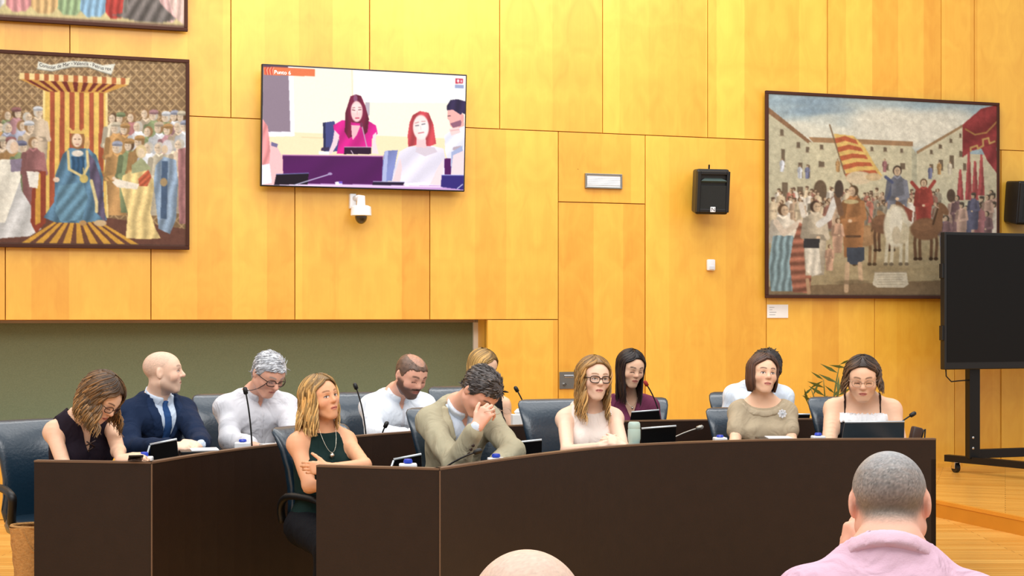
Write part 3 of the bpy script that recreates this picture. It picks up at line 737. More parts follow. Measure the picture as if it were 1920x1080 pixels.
# stone tablet with faint script
c.poly([(568, 868), (712, 868), (722, 925), (700, 940), (580, 938), (558, 925)], (214, 206, 180)); c.line([(568, 868), (712, 868)], 4, (150, 134, 106))
for k in range(5): c.line([(580+k % 2*6, 880+k*11), (704-k % 3*8, 880+k*11)], 3, (164, 152, 124), .8)
c.line([(90, 972), (1140, 985)], 14, (74, 52, 42)); c.noise(rng, .05); c.noise(rng, .06, 4)
q0, r0 = wall_uv(1435, 171, .05); q1, r1 = wall_uv(1873, 192, .05); q2, r2 = wall_uv(1437, 559, .05)
bordered('tapestry', q0, (r0+r1)/2, q1, r2+.0, .05, 'town square tapestry with riders, a white horse and a red and gold striped flag', c)

# ---------- television on the wall
rng = np.random.default_rng(3)
c = Canvas([(78, 75), (1325, 135), (1305, 835), (60, 812)], 460, 260, (255, 246, 226))
c.poly([(60, 480), (1330, 520), (1330, 850), (60, 850)], (255, 232, 190)); c.poly([(620, 80), (1330, 120), (1330, 300), (620, 300)], (255, 252, 244))
c.line([(610, 90), (612, 300)], 3, (230, 206, 160)); c.line([(300, 515), (430, 520)], 3, (226, 196, 150))
c.poly([(70, 60), (228, 60), (238, 490), (66, 490)], (148, 128, 142)); c.poly([(226, 60), (256, 60), (258, 510), (66, 515), (66, 484), (234, 482)], (252, 246, 252))
c.poly([(72, 60), (222, 62), (222, 92), (72, 92)], (96, 60, 80))
c.poly([(80, 84), (386, 96), (386, 142), (80, 134)], (236, 122, 74)); 
for k in range(3): 
    c.line([(100+k*17, 88), (92+k*17, 104), (97+k*17, 132)], 5, (214, 40, 36)); c.line([(106+k*17, 88), (98+k*17, 104), (103+k*17, 132)], 3, (250, 220, 200))
c.poly([(985, 140), (1245, 150), (1245, 186), (985, 178)], (255, 255, 255))
c.poly([(1258, 150), (1306, 152), (1306, 180), (1258, 182)], (206, 60, 84)); c.ell(1275, 165, 8, 10, (250, 230, 230)); c.ell(1295, 167, 6, 8, (240, 200, 206)); c.poly([(1254, 188), (1310, 190), (1310, 212), (1254, 210)], (160, 170, 206))
# speaker in magenta
c.poly([(690, 298), (718, 300), (716, 380), (692, 380)], (190, 180, 190)); c.poly([(430, 425), (500, 415), (540, 600), (432, 605)], (70, 74, 130)); c.poly([(430, 425), (445, 424), (446, 604), (432, 605)], (40, 42, 80))
c.poly([(492, 440), (545, 410), (700, 408), (755, 440), (765, 490), (730, 520), (722, 616), (512, 616), (528, 520), (500, 490)], (214, 30, 136), fold=(.05, .03, .12))
c.poly([(500, 470), (530, 500), (515, 560), (480, 618), (462, 612), (488, 540)], (252, 214, 220)); c.poly([(735, 500), (758, 478), (752, 540), (770, 616), (728, 612)], (252, 222, 226))
c.poly([(580, 440), (660, 440), (635, 500), (612, 530)], (246, 190, 196))
c.poly([(600, 262), (632, 250), (665, 260), (690, 320), (712, 400), (702, 480), (680, 500), (668, 430), (600, 420), (606, 510), (585, 522), (562, 480), (568, 360)], (112, 26, 56), fold=(.09, .01, .2))
c.ell(630, 275, 12, 24, (150, 96, 130), .8); c.ell(637, 355, 36, 64, (250, 208, 204)); c.ell(637, 335, 30, 30, (255, 232, 226), .8, soft=.6)
c.line([(610, 345), (626, 348)], 5, (120, 60, 70)); c.line([(648, 345), (664, 343)], 5, (120, 60, 70)); c.line([(612, 333), (626, 331)], 4, (150, 80, 90)); c.line([(648, 330), (664, 330)], 4, (150, 80, 90)); c.line([(630, 396), (650, 395)], 7, (200, 60, 90)); c.line([(640, 350), (640, 375)], 3, (220, 160, 160))
c.line([(668, 440), (706, 612)], 6, (196, 180, 190)); c.ell(665, 436, 9, 15, (120, 50, 80)); c.poly([(560, 575), (724, 575), (724, 616), (556, 618)], (46, 14, 44)); c.line([(560, 574), (724, 573)], 4, (226, 206, 220)); c.line([(600, 596), (612, 616)], 5, (230, 210, 220))
c.poly([(420, 578), (466, 575), (466, 596), (416, 598)], (60, 46, 80)); c.poly([(404, 600), (466, 602), (466, 622), (404, 620)], (255, 250, 240))
# dark desk
c.poly([(186, 628), (795, 628), (800, 850), (120, 850)], (84, 18, 88), fold=(.02, .03, .05)); c.line([(186, 627), (800, 629)], 6, (190, 130, 180))
c.poly([(60, 800), (1320, 806), (1320, 850), (60, 850)], (206, 160, 214)); c.line([(60, 812), (1310, 815)], 8, (250, 226, 250))
# blonde at the left edge
c.poly([(60, 400), (95, 440), (112, 550), (150, 570), (186, 640), (188, 810), (56, 815)], (250, 196, 196)); c.poly([(66, 400), (100, 450), (112, 600), (105, 690), (60, 690)], (240, 150, 150), fold=(.12, .03, .15)); c.poly([(60, 690), (108, 680), (120, 800), (56, 812)], (246, 240, 250)); c.poly([(120, 545), (160, 560), (152, 580), (118, 570)], (120, 110, 150))
c.poly([(146, 748), (340, 738), (334, 806), (132, 812)], (24, 10, 26)); c.line([(146, 746), (340, 737)], 5, (120, 130, 180)); c.line([(252, 812), (462, 744)], 6, (206, 206, 230)); c.ell(470, 740, 14, 8, (170, 150, 190))
c.poly([(500, 790), (545, 786), (545, 806), (500, 808)], (250, 246, 255)); c.poly([(522, 786), (545, 786), (545, 800), (522, 800)], (120, 90, 200))
# empty chair and the second woman
c.poly([(808, 595), (890, 590), (872, 680), (860, 782), (788, 782), (795, 660)], (128, 136, 190), fold=(.03, .02, .12)); c.poly([(808, 595), (830, 594), (815, 782), (788, 782)], (180, 186, 226))
c.poly([(848, 800), (862, 720), (900, 600), (960, 568), (1080, 556), (1180, 580), (1190, 640), (1190, 806)], (238, 230, 244), fold=(.025, .03, .07)); c.poly([(1000, 600), (1060, 628), (1140, 600), (1120, 570), (1010, 566)], (222, 206, 216)); c.poly([(848, 800), (905, 640), (915, 700), (900, 806)], (252, 214, 216)); c.poly([(1140, 700), (1180, 640), (1175, 806), (1090, 800)], (252, 224, 226))
c.poly([(985, 375), (1030, 350), (1085, 360), (1115, 430), (1132, 550), (1090, 566), (1000, 560), (955, 570), (952, 500), (965, 420)], (196, 70, 78), fold=(.07, .01, .2))
c.poly([(1010, 500), (1065, 500), (1070, 575), (1005, 570)], (246, 206, 206)); c.ell(1036, 450, 50, 76, (255, 230, 224)); c.ell(1050, 462, 30, 50, (255, 246, 242), .7, soft=.7)
c.line([(1002, 440), (1022, 438)], 6, (110, 110, 120)); c.line([(1042, 432), (1062, 428)], 6, (110, 110, 120)); c.line([(1000, 424), (1022, 418)], 4, (190, 120, 120)); c.line([(1040, 414), (1064, 412)], 4, (190, 120, 120)); c.line([(1020, 486), (1054, 480)], 6, (206, 110, 120)); c.line([(1034, 440), (1036, 464)], 3, (230, 190, 186))
c.poly([(735, 786), (930, 788), (920, 808), (728, 806)], (36, 20, 50)); c.line([(735, 785), (930, 786)], 4, (200, 200, 230)); c.poly([(930, 795), (1060, 785), (1100, 806), (930, 810)], (250, 246, 252))
# man leaning on his hand at the right edge
c.poly([(1185, 500), (1225, 470), (1320, 440), (1320, 640), (1230, 740), (1190, 600)], (240, 238, 250), fold=(.05, .05, .06)); c.poly([(1240, 570), (1290, 560), (1290, 580), (1236, 590)], (190, 170, 180)); c.poly([(1230, 600), (1300, 560), (1310, 730), (1222, 740)], (170, 180, 216)); c.poly([(1240, 620), (1310, 590), (1312, 740), (1225, 740)], (250, 220, 224))
c.poly([(1205, 345), (1240, 330), (1310, 370), (1312, 440), (1250, 460), (1222, 440), (1218, 410), (1204, 395)], (246, 180, 172)); c.poly([(1222, 425), (1300, 400), (1290, 440), (1240, 452)], (150, 100, 120))
c.poly([(1200, 320), (1225, 282), (1270, 276), (1322, 290), (1322, 370), (1300, 360), (1290, 372), (1240, 340), (1203, 345)], (52, 40, 74), fold=(.1, .03, .2)); c.line([(1208, 380), (1224, 378)], 5, (80, 50, 60)); c.ell(1300, 395, 12, 22, (240, 170, 164)); c.poly([(1215, 460), (1275, 445), (1290, 480), (1230, 500)], (250, 214, 210)); c.line([(1225, 470), (1280, 462)], 3, (210, 150, 150))
c.poly([(1184, 640), (1225, 640), (1225, 740), (1184, 740)], (84, 18, 88)); c.poly([(1165, 742), (1310, 742), (1306, 832), (1160, 815)], (52, 40, 120)); c.line([(1165, 741), (1310, 741)], 5, (190, 196, 240)); c.line([(1265, 825), (1300, 798)], 5, (230, 230, 250))
c.noise(rng, .012)
ot = .16
A0 = wall_uv(490, 120, ot); A1 = wall_uv(874, 140, ot); A2 = wall_uv(487.5, 350.5, ot-.06); A3 = wall_uv(870, 359, ot-.06)
tw = ((A1[0]-A0[0])+(A3[0]-A2[0]))/2; tht = ((A0[1]-A2[1])+(A1[1]-A3[1]))/2
t = wall_thing('television', (A0[0]+A1[0]+A2[0]+A3[0])/4, (A0[1]+A1[1]+A2[1]+A3[1])/4, 'wide wall television tilted down, showing a live picture of a woman speaking', 'television', ot-.03)
t.rotation_euler = (math.radians(4.5), 0, TH)
o = c.build('screen_picture', M['screen'], t, tw-.022, tht-.024, -.026)
MB().box((0, 0, 0), (tw, .05, tht), bev=.006).build('bezel', M['black'], t)
MB().box((0, .06, 0), (tw*.45, .08, tht*.5), bev=.01).build('wall_mount', M['black_metal'], t)
V, F = text_mesh('Punto 6', .042)
sx = tw/1247.
o = MB().add([((150-78)*sx-tw/2+v.x, -.0275, tht/2-.075+v.y) for v in V], F).build('screen_caption', mat('white_caption', (255, 250, 245), .5, emit=1.0), t)
# white dome camera hanging under it
s, h = wall_uv(677, 398, .14)
t = wall_thing('dome_camera', s, h, 'white dome camera with a dark glass ball below the wall television', 'camera', .14)
k = 11.7/2700
sph = lambda n_: [(16.5*k*math.cos(a), -9.5*k-14*k*math.sin(a)) for a in np.linspace(0, math.pi/2*.97, n_)]
MB().lathe([(18.5*k, 10*k), (13*k, 12.5*k), (8*k, 13*k), (7.5*k, 30*k), (6*k, 31*k)][::-1]+[(19*k, 4*k), (19.5*k, -6*k), (18*k, -7*k)], n=28).build('housing', M['white'], t, angle=40)
MB().lathe([(11.5*k, -6.5*k)]+[(11.5*k*math.cos(a), -8*k-14*k*math.sin(a)) for a in np.linspace(0, math.pi/2*.97, 8)], n=24).build('dome', mat('smoked_dome', (60, 48, 30), .1, coat=.5), t, smooth=True)
b = MB(); b.box((-11*k, .11, 22*k), (12*k, .06, 28*k), bev=.006); b.build('wall_plate', M['white'], t)
MB().tube([(-9*k, .1, 27*k), (-3*k, .03, 28*k), (0, 0, 27*k)], .022, 10).build('bracket', M['white'], t, smooth=True)
# ------------------------------------------------------------------ desks: curved, with a raised front panel and a lower worktop
RIM, TOPZ = .85, .76
def ptop(px, py): Y = (H-RIM)*FPX/(py-YH); return np.array([(px-CX)/FPX*Y, Y])
def smooth_line(pts, n=40):
    pts = np.array(pts); t = np.concatenate([[0], np.cumsum(np.linalg.norm(np.diff(pts, axis=0), axis=1))]); tt = np.linspace(0, t[-1], n)
    out = np.stack([np.interp(tt, t, pts[:, i]) for i in (0, 1)], 1)
    for _ in range(14): out[1:-1] = .25*out[:-2]+.5*out[1:-1]+.25*out[2:]
    return out
def strip_solid(A, B_, z0, z1):
    n = len(A); b = MB()
    V = [(p[0], p[1], z) for z in (z0, z1) for L in (A, B_) for p in L]
    F = []
    for i in range(n-1):
        a, bb, c_, d = i, n+i, 2*n+i, 3*n+i
        F += [(a, a+1, bb+1, bb), (c_, d, d+1, c_+1), (a, c_, c_+1, a+1), (bb, bb+1, d+1, d)]
    F += [(0, n, 3*n, 2*n), (n-1, 3*n-1, 4*n-1, 2*n-1)]
    return b.add(V, F)
def desk(front_px, end_px, depth, label, cuts):
    F = smooth_line([ptop(*p) for p in front_px]); E = ptop(*end_px)
    T = np.gradient(F, axis=0); T /= np.linalg.norm(T, axis=1)[:, None]; Nn = np.stack([-T[:, 1], T[:, 0]], 1)
    I = F+Nn*depth; I[0] = E
    for k in range(1, 6): I[k] = I[k]*(k/6)+(E+(F[k]-F[0]))*(1-k/6)
    In = F+Nn*.028
    t = empty('council_desk', (F[0][0], F[0][1], 0), 0, label, 'desk', 'curved council desks'); o = np.array([F[0][0], F[0][1]])
    F, I, In, E = F-o, I-o, In-o, E-o
    ends = [0]+cuts+[len(F)-1]
    for a, c_ in zip(ends, ends[1:]):
        strip_solid(F[a:c_+1], In[a:c_+1], 0, RIM-.009).build('front_panel', M['desk'], t)
        strip_solid(F[a:c_+1]-Nn[a:c_+1]*.003, In[a:c_+1]+Nn[a:c_+1]*.012, RIM-.009, RIM).build('top_edge', M['desk_edge'], t)
    strip_solid(In[1:], I[1:], TOPZ-.03, TOPZ).build('worktop', M['desk'], t)
    d = E/np.linalg.norm(E); nn = np.array([d[1], -d[0]]); nn = nn if nn[1] > 0 else -nn
    q0 = d*.004; A = np.array([q0, E]); B2 = A+nn*.028
    strip_solid(A, B2, 0, RIM-.009).build('end_panel', M['desk'], t); strip_solid(A-nn*.003, B2+nn*.012, RIM-.009, RIM).build('top_edge', M['desk_edge'], t)
    A = np.array([F[-1], I[-1]]); B2 = A-T[-1]*.028; strip_solid(A, B2, 0, TOPZ-.03).build('end_panel', M['desk'], t)
    # slim bead in the lighter edge brown along the corner joint
    c0 = -d*.004*0; b = MB(); b.box((0, -.004, RIM/2-.007), (.006, .008, RIM-.009)); b.build('corner_bead', M['desk_edge'], t)
    return F+o, I+o, Nn
inner = desk([(825, 878), (1000, 852), (1170, 833), (1350, 826), (1500, 822.3), (1755, 822)], (593, 872), .5, 'nearer dark wooden curved desk whose end panel faces the blonde woman with crossed arms', [13, 26])
outer = desk([(285, 866), (400, 845), (545, 830), (672, 815), (790, 807), (955, 797), (1165, 788), (1350, 786), (1640, 784)], (64, 863), .5, 'farther dark wooden curved desk starting at the left beside the straw bag', [10, 20, 30])

# ------------------------------------------------------------------ leather chairs
def loft(rows, n=20):
    """rows: (z, half width, half thickness, y centre, wrap)"""
    b = MB(); V = []; F = []
    for (z, w, t, yc, wr) in rows:
        for k in range(n):
            a = 2*math.pi*k/n; cx, sy = math.cos(a), math.sin(a)
            x = w*math.copysign(abs(cx)**.45, cx); y = t*math.copysign(abs(sy)**.8, sy)
            V.append((x, yc+y-wr*(x/max(w, .01))**2, z))
    m = len(rows)
    for i in range(m-1):
        for k in range(n): F.append((i*n+k, i*n+(k+1) % n, (i+1)*n+(k+1) % n, (i+1)*n+k))
    F += [tuple(range(n-1, -1, -1)), tuple((m-1)*n+k for k in range(n))]
    return b.add(V, F)
def make_chair(label, group):
    t = empty('office_chair', (0, 0, 0), 0, label, 'chair', group)
    loft([(.44, .17, .02, .20, .02), (.46, .21, .035, .21, .03), (.52, .225, .045, .225, .04), (.60, .215, .05, .235, .05), (.70, .215, .052, .24, .05), (.80, .23, .05, .25, .055),
          (.90, .25, .045, .27, .055), (.96, .262, .04, .295, .05), (.995, .262, .036, .32, .045), (1.012, .25, .026, .33, .04), (1.02, .22, .01, .333, .03)], 28).build('backrest', M['leather'], t, smooth=True)
    b = MB()
    for k in range(5): b.tube([((k-2)*.085, .205-.04*((k-2)/2.4)**2+.035+.017*j, .88+j*.035) for j in range(4)], .005, 6)
    b.build('stitched_ribs', M['leather_dark'], t, smooth=True)
    loft([(.40, .2, .19, -.02, 0), (.42, .235, .225, -.02, 0), (.455, .245, .24, -.02, 0), (.485, .235, .23, -.02, 0), (.497, .2, .19, -.02, 0)], 28).build('seat', M['leather'], t, smooth=True)
    for q in (-1, 1):
        pts = [(q*.25, .2, .52), (q*.27, .19, .60), (q*.285, .12, .665), (q*.285, -.05, .675), (q*.285, -.17, .66), (q*.28, -.2, .625), (q*.26, -.12, .5), (q*.2, -.04, .42)]
        P_ = [np.array(p) for p in pts]; fine = []
        for i in range(len(P_)-1):
            for u in np.linspace(0, 1, 4)[:-1]:
                p0, p1, p2, p3 = P_[max(i-1, 0)], P_[i], P_[i+1], P_[min(i+2, len(P_)-1)]
                fine.append(.5*((2*p1)+(-p0+p2)*u+(2*p0-5*p1+4*p2-p3)*u*u+(-p0+3*p1-3*p2+p3)*u**3))
        fine.append(P_[-1]); MB().tube(fine, .019, 8, flat=1.25).build('armrest', M['black'], t, smooth=True)
    MB().lathe([(.05, .36), (.05, .40)], n=16).build('seat_plate', M['black_metal'], t)
    MB().lathe([(.025, .1), (.025, .37)], n=14).build('gas_lift', M['chrome'], t, smooth=True)
    for k in range(5):
        a = k*2*math.pi/5+.3; d = Vector((math.cos(a), math.sin(a), 0))
        l = MB().tube([d*.03+Vector((0, 0, .115)), d*.18+Vector((0, 0, .1)), d*.31+Vector((0, 0, .07))], [.026, .022, .018], 8).build('base_leg', M['black'], t, smooth=True)
        MB().tube([d*.31+Vector((-d.y*.022, d.x*.022, .032)), d*.31+Vector((d.y*.022, -d.x*.022, .032))], .032, 12).build('caster', M['black'], l)
    return t
def copy_tree(o, parent=None):
    c_ = o.copy(); COL.objects.link(c_)
    if parent is not None: c_.parent = parent
    for ch in [x for x in bpy.data.objects if x.parent == o]: copy_tree(ch, c_)
    return c_
CG = 'black leather office chairs'
chair0 = make_chair('black leather office chair', CG); used = [False]
def chair(px, toppy, z, yaw, label):
    t = chair0 if not used[0] else copy_tree(chair0); used[0] = True
    k = (H-(toppy-YH)*z/FPX)/1.02; k = min(max(k, .9), 1.08)
    a = math.radians(yaw); p = P(px, 700, z); b_ = np.array([-math.sin(a), math.cos(a)])*.30*k
    t.location = (p[0]-b_[0], p[1]-b_[1], 0); t.rotation_euler = (0, 0, a); t.scale = (k, k, k); t['label'] = label; t['category'] = 'chair'; t['group'] = CG
    return t
chair(66, 786, 7.95, 36, 'black leather chair at the far left behind the curly-haired woman')
chair(285, 757, 8.5, 30, 'black leather chair hidden behind the bald man in the navy suit')
chair(442, 738, 9.12, 15, 'black leather chair behind the grey-haired man in the white shirt')
chair(578, 797, 7.62, 46, 'black leather chair of the blonde woman with crossed arms')
chair(700, 735, 9.72, 10, 'black leather chair behind the bearded man in the white shirt')
chair(872, 724, 10.3, 10, 'black leather chair between the bearded man and the bowed man in beige')
chair(846, 763, 8.0, 20, 'black leather chair holding the man in the beige blazer')
chair(1050, 748, 8.78, 12, 'black leather chair left of the blonde woman wearing glasses')
chair(1190, 745, 10.72, 5, 'black leather chair hidden behind the woman in the plum top')
chair(1392, 735, 10.85, -5, 'upper of the two chairs stacked in view left of the woman in beige')
chair(1392, 764, 9.32, 5, 'black leather chair of the brown-haired woman in the beige top')
chair(1590, 744, 9.28, 0, 'black leather chair of the woman in the black strap dress')

# ------------------------------------------------------------------ things on the desks
def front_z(L, px):
    x = CX+L[:, 0]/L[:, 1]*FPX; o = np.argsort(x); return float(np.interp(px, x[o], L[o, 1]))
def zi(px, d): return front_z(inner[0], px)+d if px > 830 else 6.72+d
def zo(px, d): return front_z(outer[0], px)+d if px > 290 else 6.98+d
def desk_mic(bx, tipx, tipy, z, label, foam='black', bend=.35, stem='black_metal', by=None):
    tip = P(tipx, tipy, z); b0 = np.array([(bx-CX)/FPX*z, z, TOPZ])
    t = empty('desk_microphone', b0, 0, label, 'microphone', 'gooseneck desk microphones')
    MB().box((0, .0, .012), (.07, .09, .024), bev=.006).build('base', M['black'], t)
    e = tip-b0; c_ = np.array([e[0]*bend*.5, .0, e[2]*.6])
    pts = [np.array([0, 0, .02])*(1-u)**2+2*c_*u*(1-u)+e*u*u for u in np.linspace(0, 1, 14)]
    MB().tube(pts, .0045, 8).build('gooseneck', M[stem], t, smooth=True)
    d = nrm2(pts[-1]-pts[-2]); hp = [e-d*.008, e-d*.004, e+d*.015, e+d*.03, e+d*.036]
    MB().tube(hp, [.007, .0125, .014, .012, .004], 12).build('capsule', M[foam], t, smooth=True)
def nrm2(v): return v/np.linalg.norm(v)
desk_mic(473, 461, 737, zo(473, .35), 'tall gooseneck microphone in front of the grey-haired man')
desk_mic(687, 668, 728, zo(687, .35), 'gooseneck microphone before the empty space left of the bearded man')
desk_mic(994, 970, 733, zo(994, .3), 'gooseneck microphone left of the blonde woman wearing glasses')
desk_mic(1240, 1213, 722, zo(1240, .3), 'gooseneck microphone with a reddish tip in front of the woman in plum', 'red_foam')
desk_mic(714, 722, 800, zo(714, .2), 'short gooseneck microphone at the sleeve of the bearded man', bend=.1)
desk_mic(822, 891, 848, zi(850, .14), 'low gooseneck microphone below the beige blazer cuff', bend=.2)
desk_mic(1240, 1308, 803, zi(1270, .3), 'grey gooseneck microphone slanting right of the pale green bottle', 'steel', .2, 'steel')
desk_mic(1660, 1708, 779, zi(1660, .4), 'gooseneck microphone reaching right over the laptop', bend=.3)

def slab(px0, py0, px1, py1, z, label, name='tablet', cat='tablet', lean=.07, leg=True, m='tablet', th=.009, edge='silver', group=None, foot=None, inset=0.0):
    """a tablet or laptop lid seen from behind, leaning towards the camera at the top"""
    a, c_ = P(px0, py0, z), P(px1, py1, z); base = np.array([(a[0]+c_[0])/2, z+.02, TOPZ])
    t = empty(name, base, 0, label, cat, group)
    a, c_ = a-base, c_-base; up = np.array([0, lean, 0]); n = np.array([0, -th, 0])
    A0 = np.array([a[0]-inset, a[1]+lean, .004]); C0 = np.array([c_[0]+inset, c_[1]+lean, .004])
    b = MB(); q = [A0, C0, c_, a]; b.add([*q, *[p-n for p in q]], [(0, 1, 2, 3), (7, 6, 5, 4), (0, 4, 5, 1), (1, 5, 6, 2), (2, 6, 7, 3), (3, 7, 4, 0)])
    body = b.build('case', M[m], t)
    MB().tube([a+np.array([0, th*.4, .001]), c_+np.array([0, th*.4, .001])], .0058, 8).build('silver_edge' if edge == 'silver' else 'top_edge', M[edge], t, smooth=True)
    if leg:
        MB().tube([a+np.array([.0, -.004, -.004]), a+np.array([-.028, -.05, -(a[2]-.008)])], .005, 8).build('stand_leg', M['silver'], t)
    if foot: foot(t, A0, C0)
    return t
slab(281, 834, 331, 824, zo(310, .25), 'black tablet on a silver stand beside the phone of the curly-haired woman')
slab(738, 862, 790, 852, zi(760, .25), 'black tablet on a silver stand behind the end panel of the nearer desk')
slab(950, 832, 1016, 825, zi(980, .3), 'black tablet with a silver edge right of the beige blazer')
slab(1203, 804, 1268, 799, zi(1235, .2), 'black tablet right of the pale green bottle', leg=False)
slab(1184, 773, 1236, 769, zo(1210, .2), 'black tablet in front of the woman in plum, light edge on top', leg=False, inset=.015)
def lap_base(t, A0, C0): MB().box(((A0[0]+C0[0])/2, A0[1]+.12, .01), (C0[0]-A0[0], .23, .014), bev=.003).build('keyboard_base', M['silver'], t)
slab(1584, 792, 1696, 791, zi(1640, .3), 'dark slate laptop open in front of the woman in the black strap dress', 'laptop', 'laptop', .06, False, 'laptop', foot=lap_base, inset=.012)
slab(1492, 777, 1519, 777, zo(1505, .2), 'small dark tablet on the farther desk right of the woman in beige', leg=False)
def flat(px0, px1, py, z, label, rot=0):
    a, c_ = P(px0, py, z), P(px1, py, z); t = empty('folder', ((a[0]+c_[0])/2, z, TOPZ), rot, label, 'tablet'); w = c_[0]-a[0]; h_ = max(a[2]-TOPZ, .03)
    MB().box((0, 0, h_-.026), (w, .17, .022), bev=.003).build('case', M['tablet'], t); MB().box((w*.12, 0, h_-.013), (w*.7, .14, .006), bev=.001).build('bright_screen', M['white'], t)
    MB().box((0, .03, (h_-.03)/2), (w*.5, .06, h_-.03)).build('riser', M['black'], t)
flat(338, 410, 838, zo(375, .22), 'open black folder with white sheet before the bald man', .3)
flat(1420, 1484, 816, zi(1450, .22), 'flat tablet with a bright screen in front of the woman in beige')

def cap_box(px, py0, py1, z, label, w=.085):
    base = np.array([(px-CX)/FPX*z, z, TOPZ]); t = empty('desk_unit', base, .1, label, 'box', 'white desk boxes with blue caps')
    hb = H-(py1-YH)*z/FPX-TOPZ; ht = H-(py0-YH)*z/FPX-TOPZ; hb = max(hb, .04)
    MB().box((0, 0, hb/2), (w, .06, hb), bev=.006).build('white_box', M['white'], t)
    MB().lathe([(.012, hb), (.021, hb+.004), (.022, ht-.012), (.018, ht-.002), (.004, ht)], n=16).build('blue_cap', M['blue'], t, angle=40)
cap_box(270, 847, 856, zo(270, .12), 'white box with a blue cap beside the phone of the curly-haired woman')
cap_box(455, 823, 829, zo(455, .18), 'white box with a blue cap left of the tall microphone')
cap_box(765, 860, 869, zi(765, .13), 'white box with a blue cap behind the end panel of the nearer desk')
cap_box(930, 850, 858, zi(930, .12), 'white box with a blue cap in front of the beige blazer')
cap_box(1350, 815, 820, zi(1350, .2), 'white box with a blue cap left of the woman in beige', .075)
cap_box(1534, 811, 817, zi(1534, .2), 'white box with a blue cap left of the woman in the black strap dress', .075)
cap_box(776, 799, 803, zo(776, .2), 'white box with a blue cap at the elbow of the bearded man', .07)
# tissue pack on the farther desk
t = empty('tissue_box', (P(972, 700, 9.55)[0], 9.55, TOPZ), .2, 'white paper tissue box on the farther desk left of the empty chair back', 'box')
MB().box((0, 0, .07), (.09, .07, .14), bev=.004).build('carton', M['paper'], t); MB().lathe([(.02, .14), (.03, .155), (.012, .175), (.002, .178)], n=9).build('tissue', M['white'], t)
# crumpled paper by the beige man
t = empty('paper_sheets', (P(912, 700, 7.3)[0], 7.3, TOPZ), .3, 'loose white papers on the desk in front of the man in beige', 'paper')
for k in range(3): MB().box((.01*k, .01*k, .004+.006*k), (.12, .16, .004), rot=Matrix.Rotation(.2*k, 3, 'Z')).build('sheet', M['paper'], t)
t = empty('paper_sheets', (P(515, 700, 8.25)[0], 8.25, TOPZ), .3, 'white papers on the desk in front of the grey-haired man', 'paper')
for k in range(3): MB().box((.01*k, .01*k, .03+.01*k), (.14, .2, .008), rot=Matrix.Rotation(.15*k, 3, 'Z')).build('sheet', M['paper'], t)
# pale green drinking bottle
zb = zi(1189, .12); k = zb/FPX; hb = H-(791-YH)*k-TOPZ
t = empty('drinking_bottle', (P(1189, 700, zb)[0], zb, TOPZ), 0, 'pale green drinking bottle on the desk right of the clasped hands', 'bottle')
MB().lathe([(11*k, 0), (12*k, .006), (12*k, hb*.3), (10.2*k, hb*.38), (10.6*k, hb*.46), (12*k, hb*.55), (12*k, hb*.78), (11*k, hb*.83)], n=24).build('bottle_body', M['sage'], t, angle=40)
MB().lathe([(11.4*k, hb*.83), (11.6*k, hb*.86), (11.2*k, hb*.96), (9*k, hb)], n=24).build('bottle_lid', M['sage'], t, angle=40)
# small brown handbag on the desk end
zb = zi(1719, .35)
t = empty('handbag', (P(1719, 700, zb)[0], zb, TOPZ), .2, 'small dark brown leather case on the right end of the nearer desk', 'bag')
MB().box((-.012, 0, .065), (.062, .05, .13), rot=Matrix.Rotation(.25, 3, 'Y'), bev=.01).build('bag_body', M['brown_leather'], t, angle=50)
MB().tube([(.02, 0, .02), (.045, 0, .11), (.055, 0, .115), (.05, 0, .05), (.045, 0, .02)], .005, 8).build('strap', M['black'], t, smooth=True)
# phone in the hands of the curly-haired woman
t = empty('phone', P(254, 859, 6.98), .3, 'dark phone held by the curly-haired woman at the left', 'phone')
MB().box((0, 0, 0), (.07, .14, .009), rot=Matrix.Rotation(-.25, 3, 'X'), bev=.003).build('phone_body', M['dark_glass'], t)
# straw tote on the floor at the left
zb = 7.22; k = zb/FPX; hb = H-(985-YH)*k
t = empty('straw_bag', ((84-CX)*k, zb, 0), .05, 'woven straw tote bag on the floor at the left end of the farther desk', 'bag')
b = MB(); V = []; rows = 12
for i in range(rows+1):
    u = i/rows; w = .115+.05*u; d = .07+.02*u
    for j in range(24):
        a = 2*math.pi*j/24; cx, sy = math.cos(a), math.sin(a); e = .004*((i+j) % 2)
        V.append(((w+e)*math.copysign(abs(cx)**.6, cx), (d+e)*math.copysign(abs(sy)**.6, sy), u*hb+.004*math.sin(a*3)*u))
b.add(V, [(i*24+j, i*24+(j+1) % 24, (i+1)*24+(j+1) % 24, (i+1)*24+j) for i in range(rows) for j in range(24)]+[tuple(range(23, -1, -1))])
b.build('basket', M['straw'], t, angle=60)
b = MB(); b.tube([(.165*math.cos(a), .09*math.sin(a), hb) for a in np.linspace(0, 2*math.pi, 25)], .008, 6, cap=False); b.build('rim', M['straw'], t)
for q in (-1, 1): MB().tube([(x, q*.085, hb-.02-.13*(1-(x/.08)**2)*.9) for x in np.linspace(-.08, .08, 9)], .007, 6).build('handle', M['straw'], t)

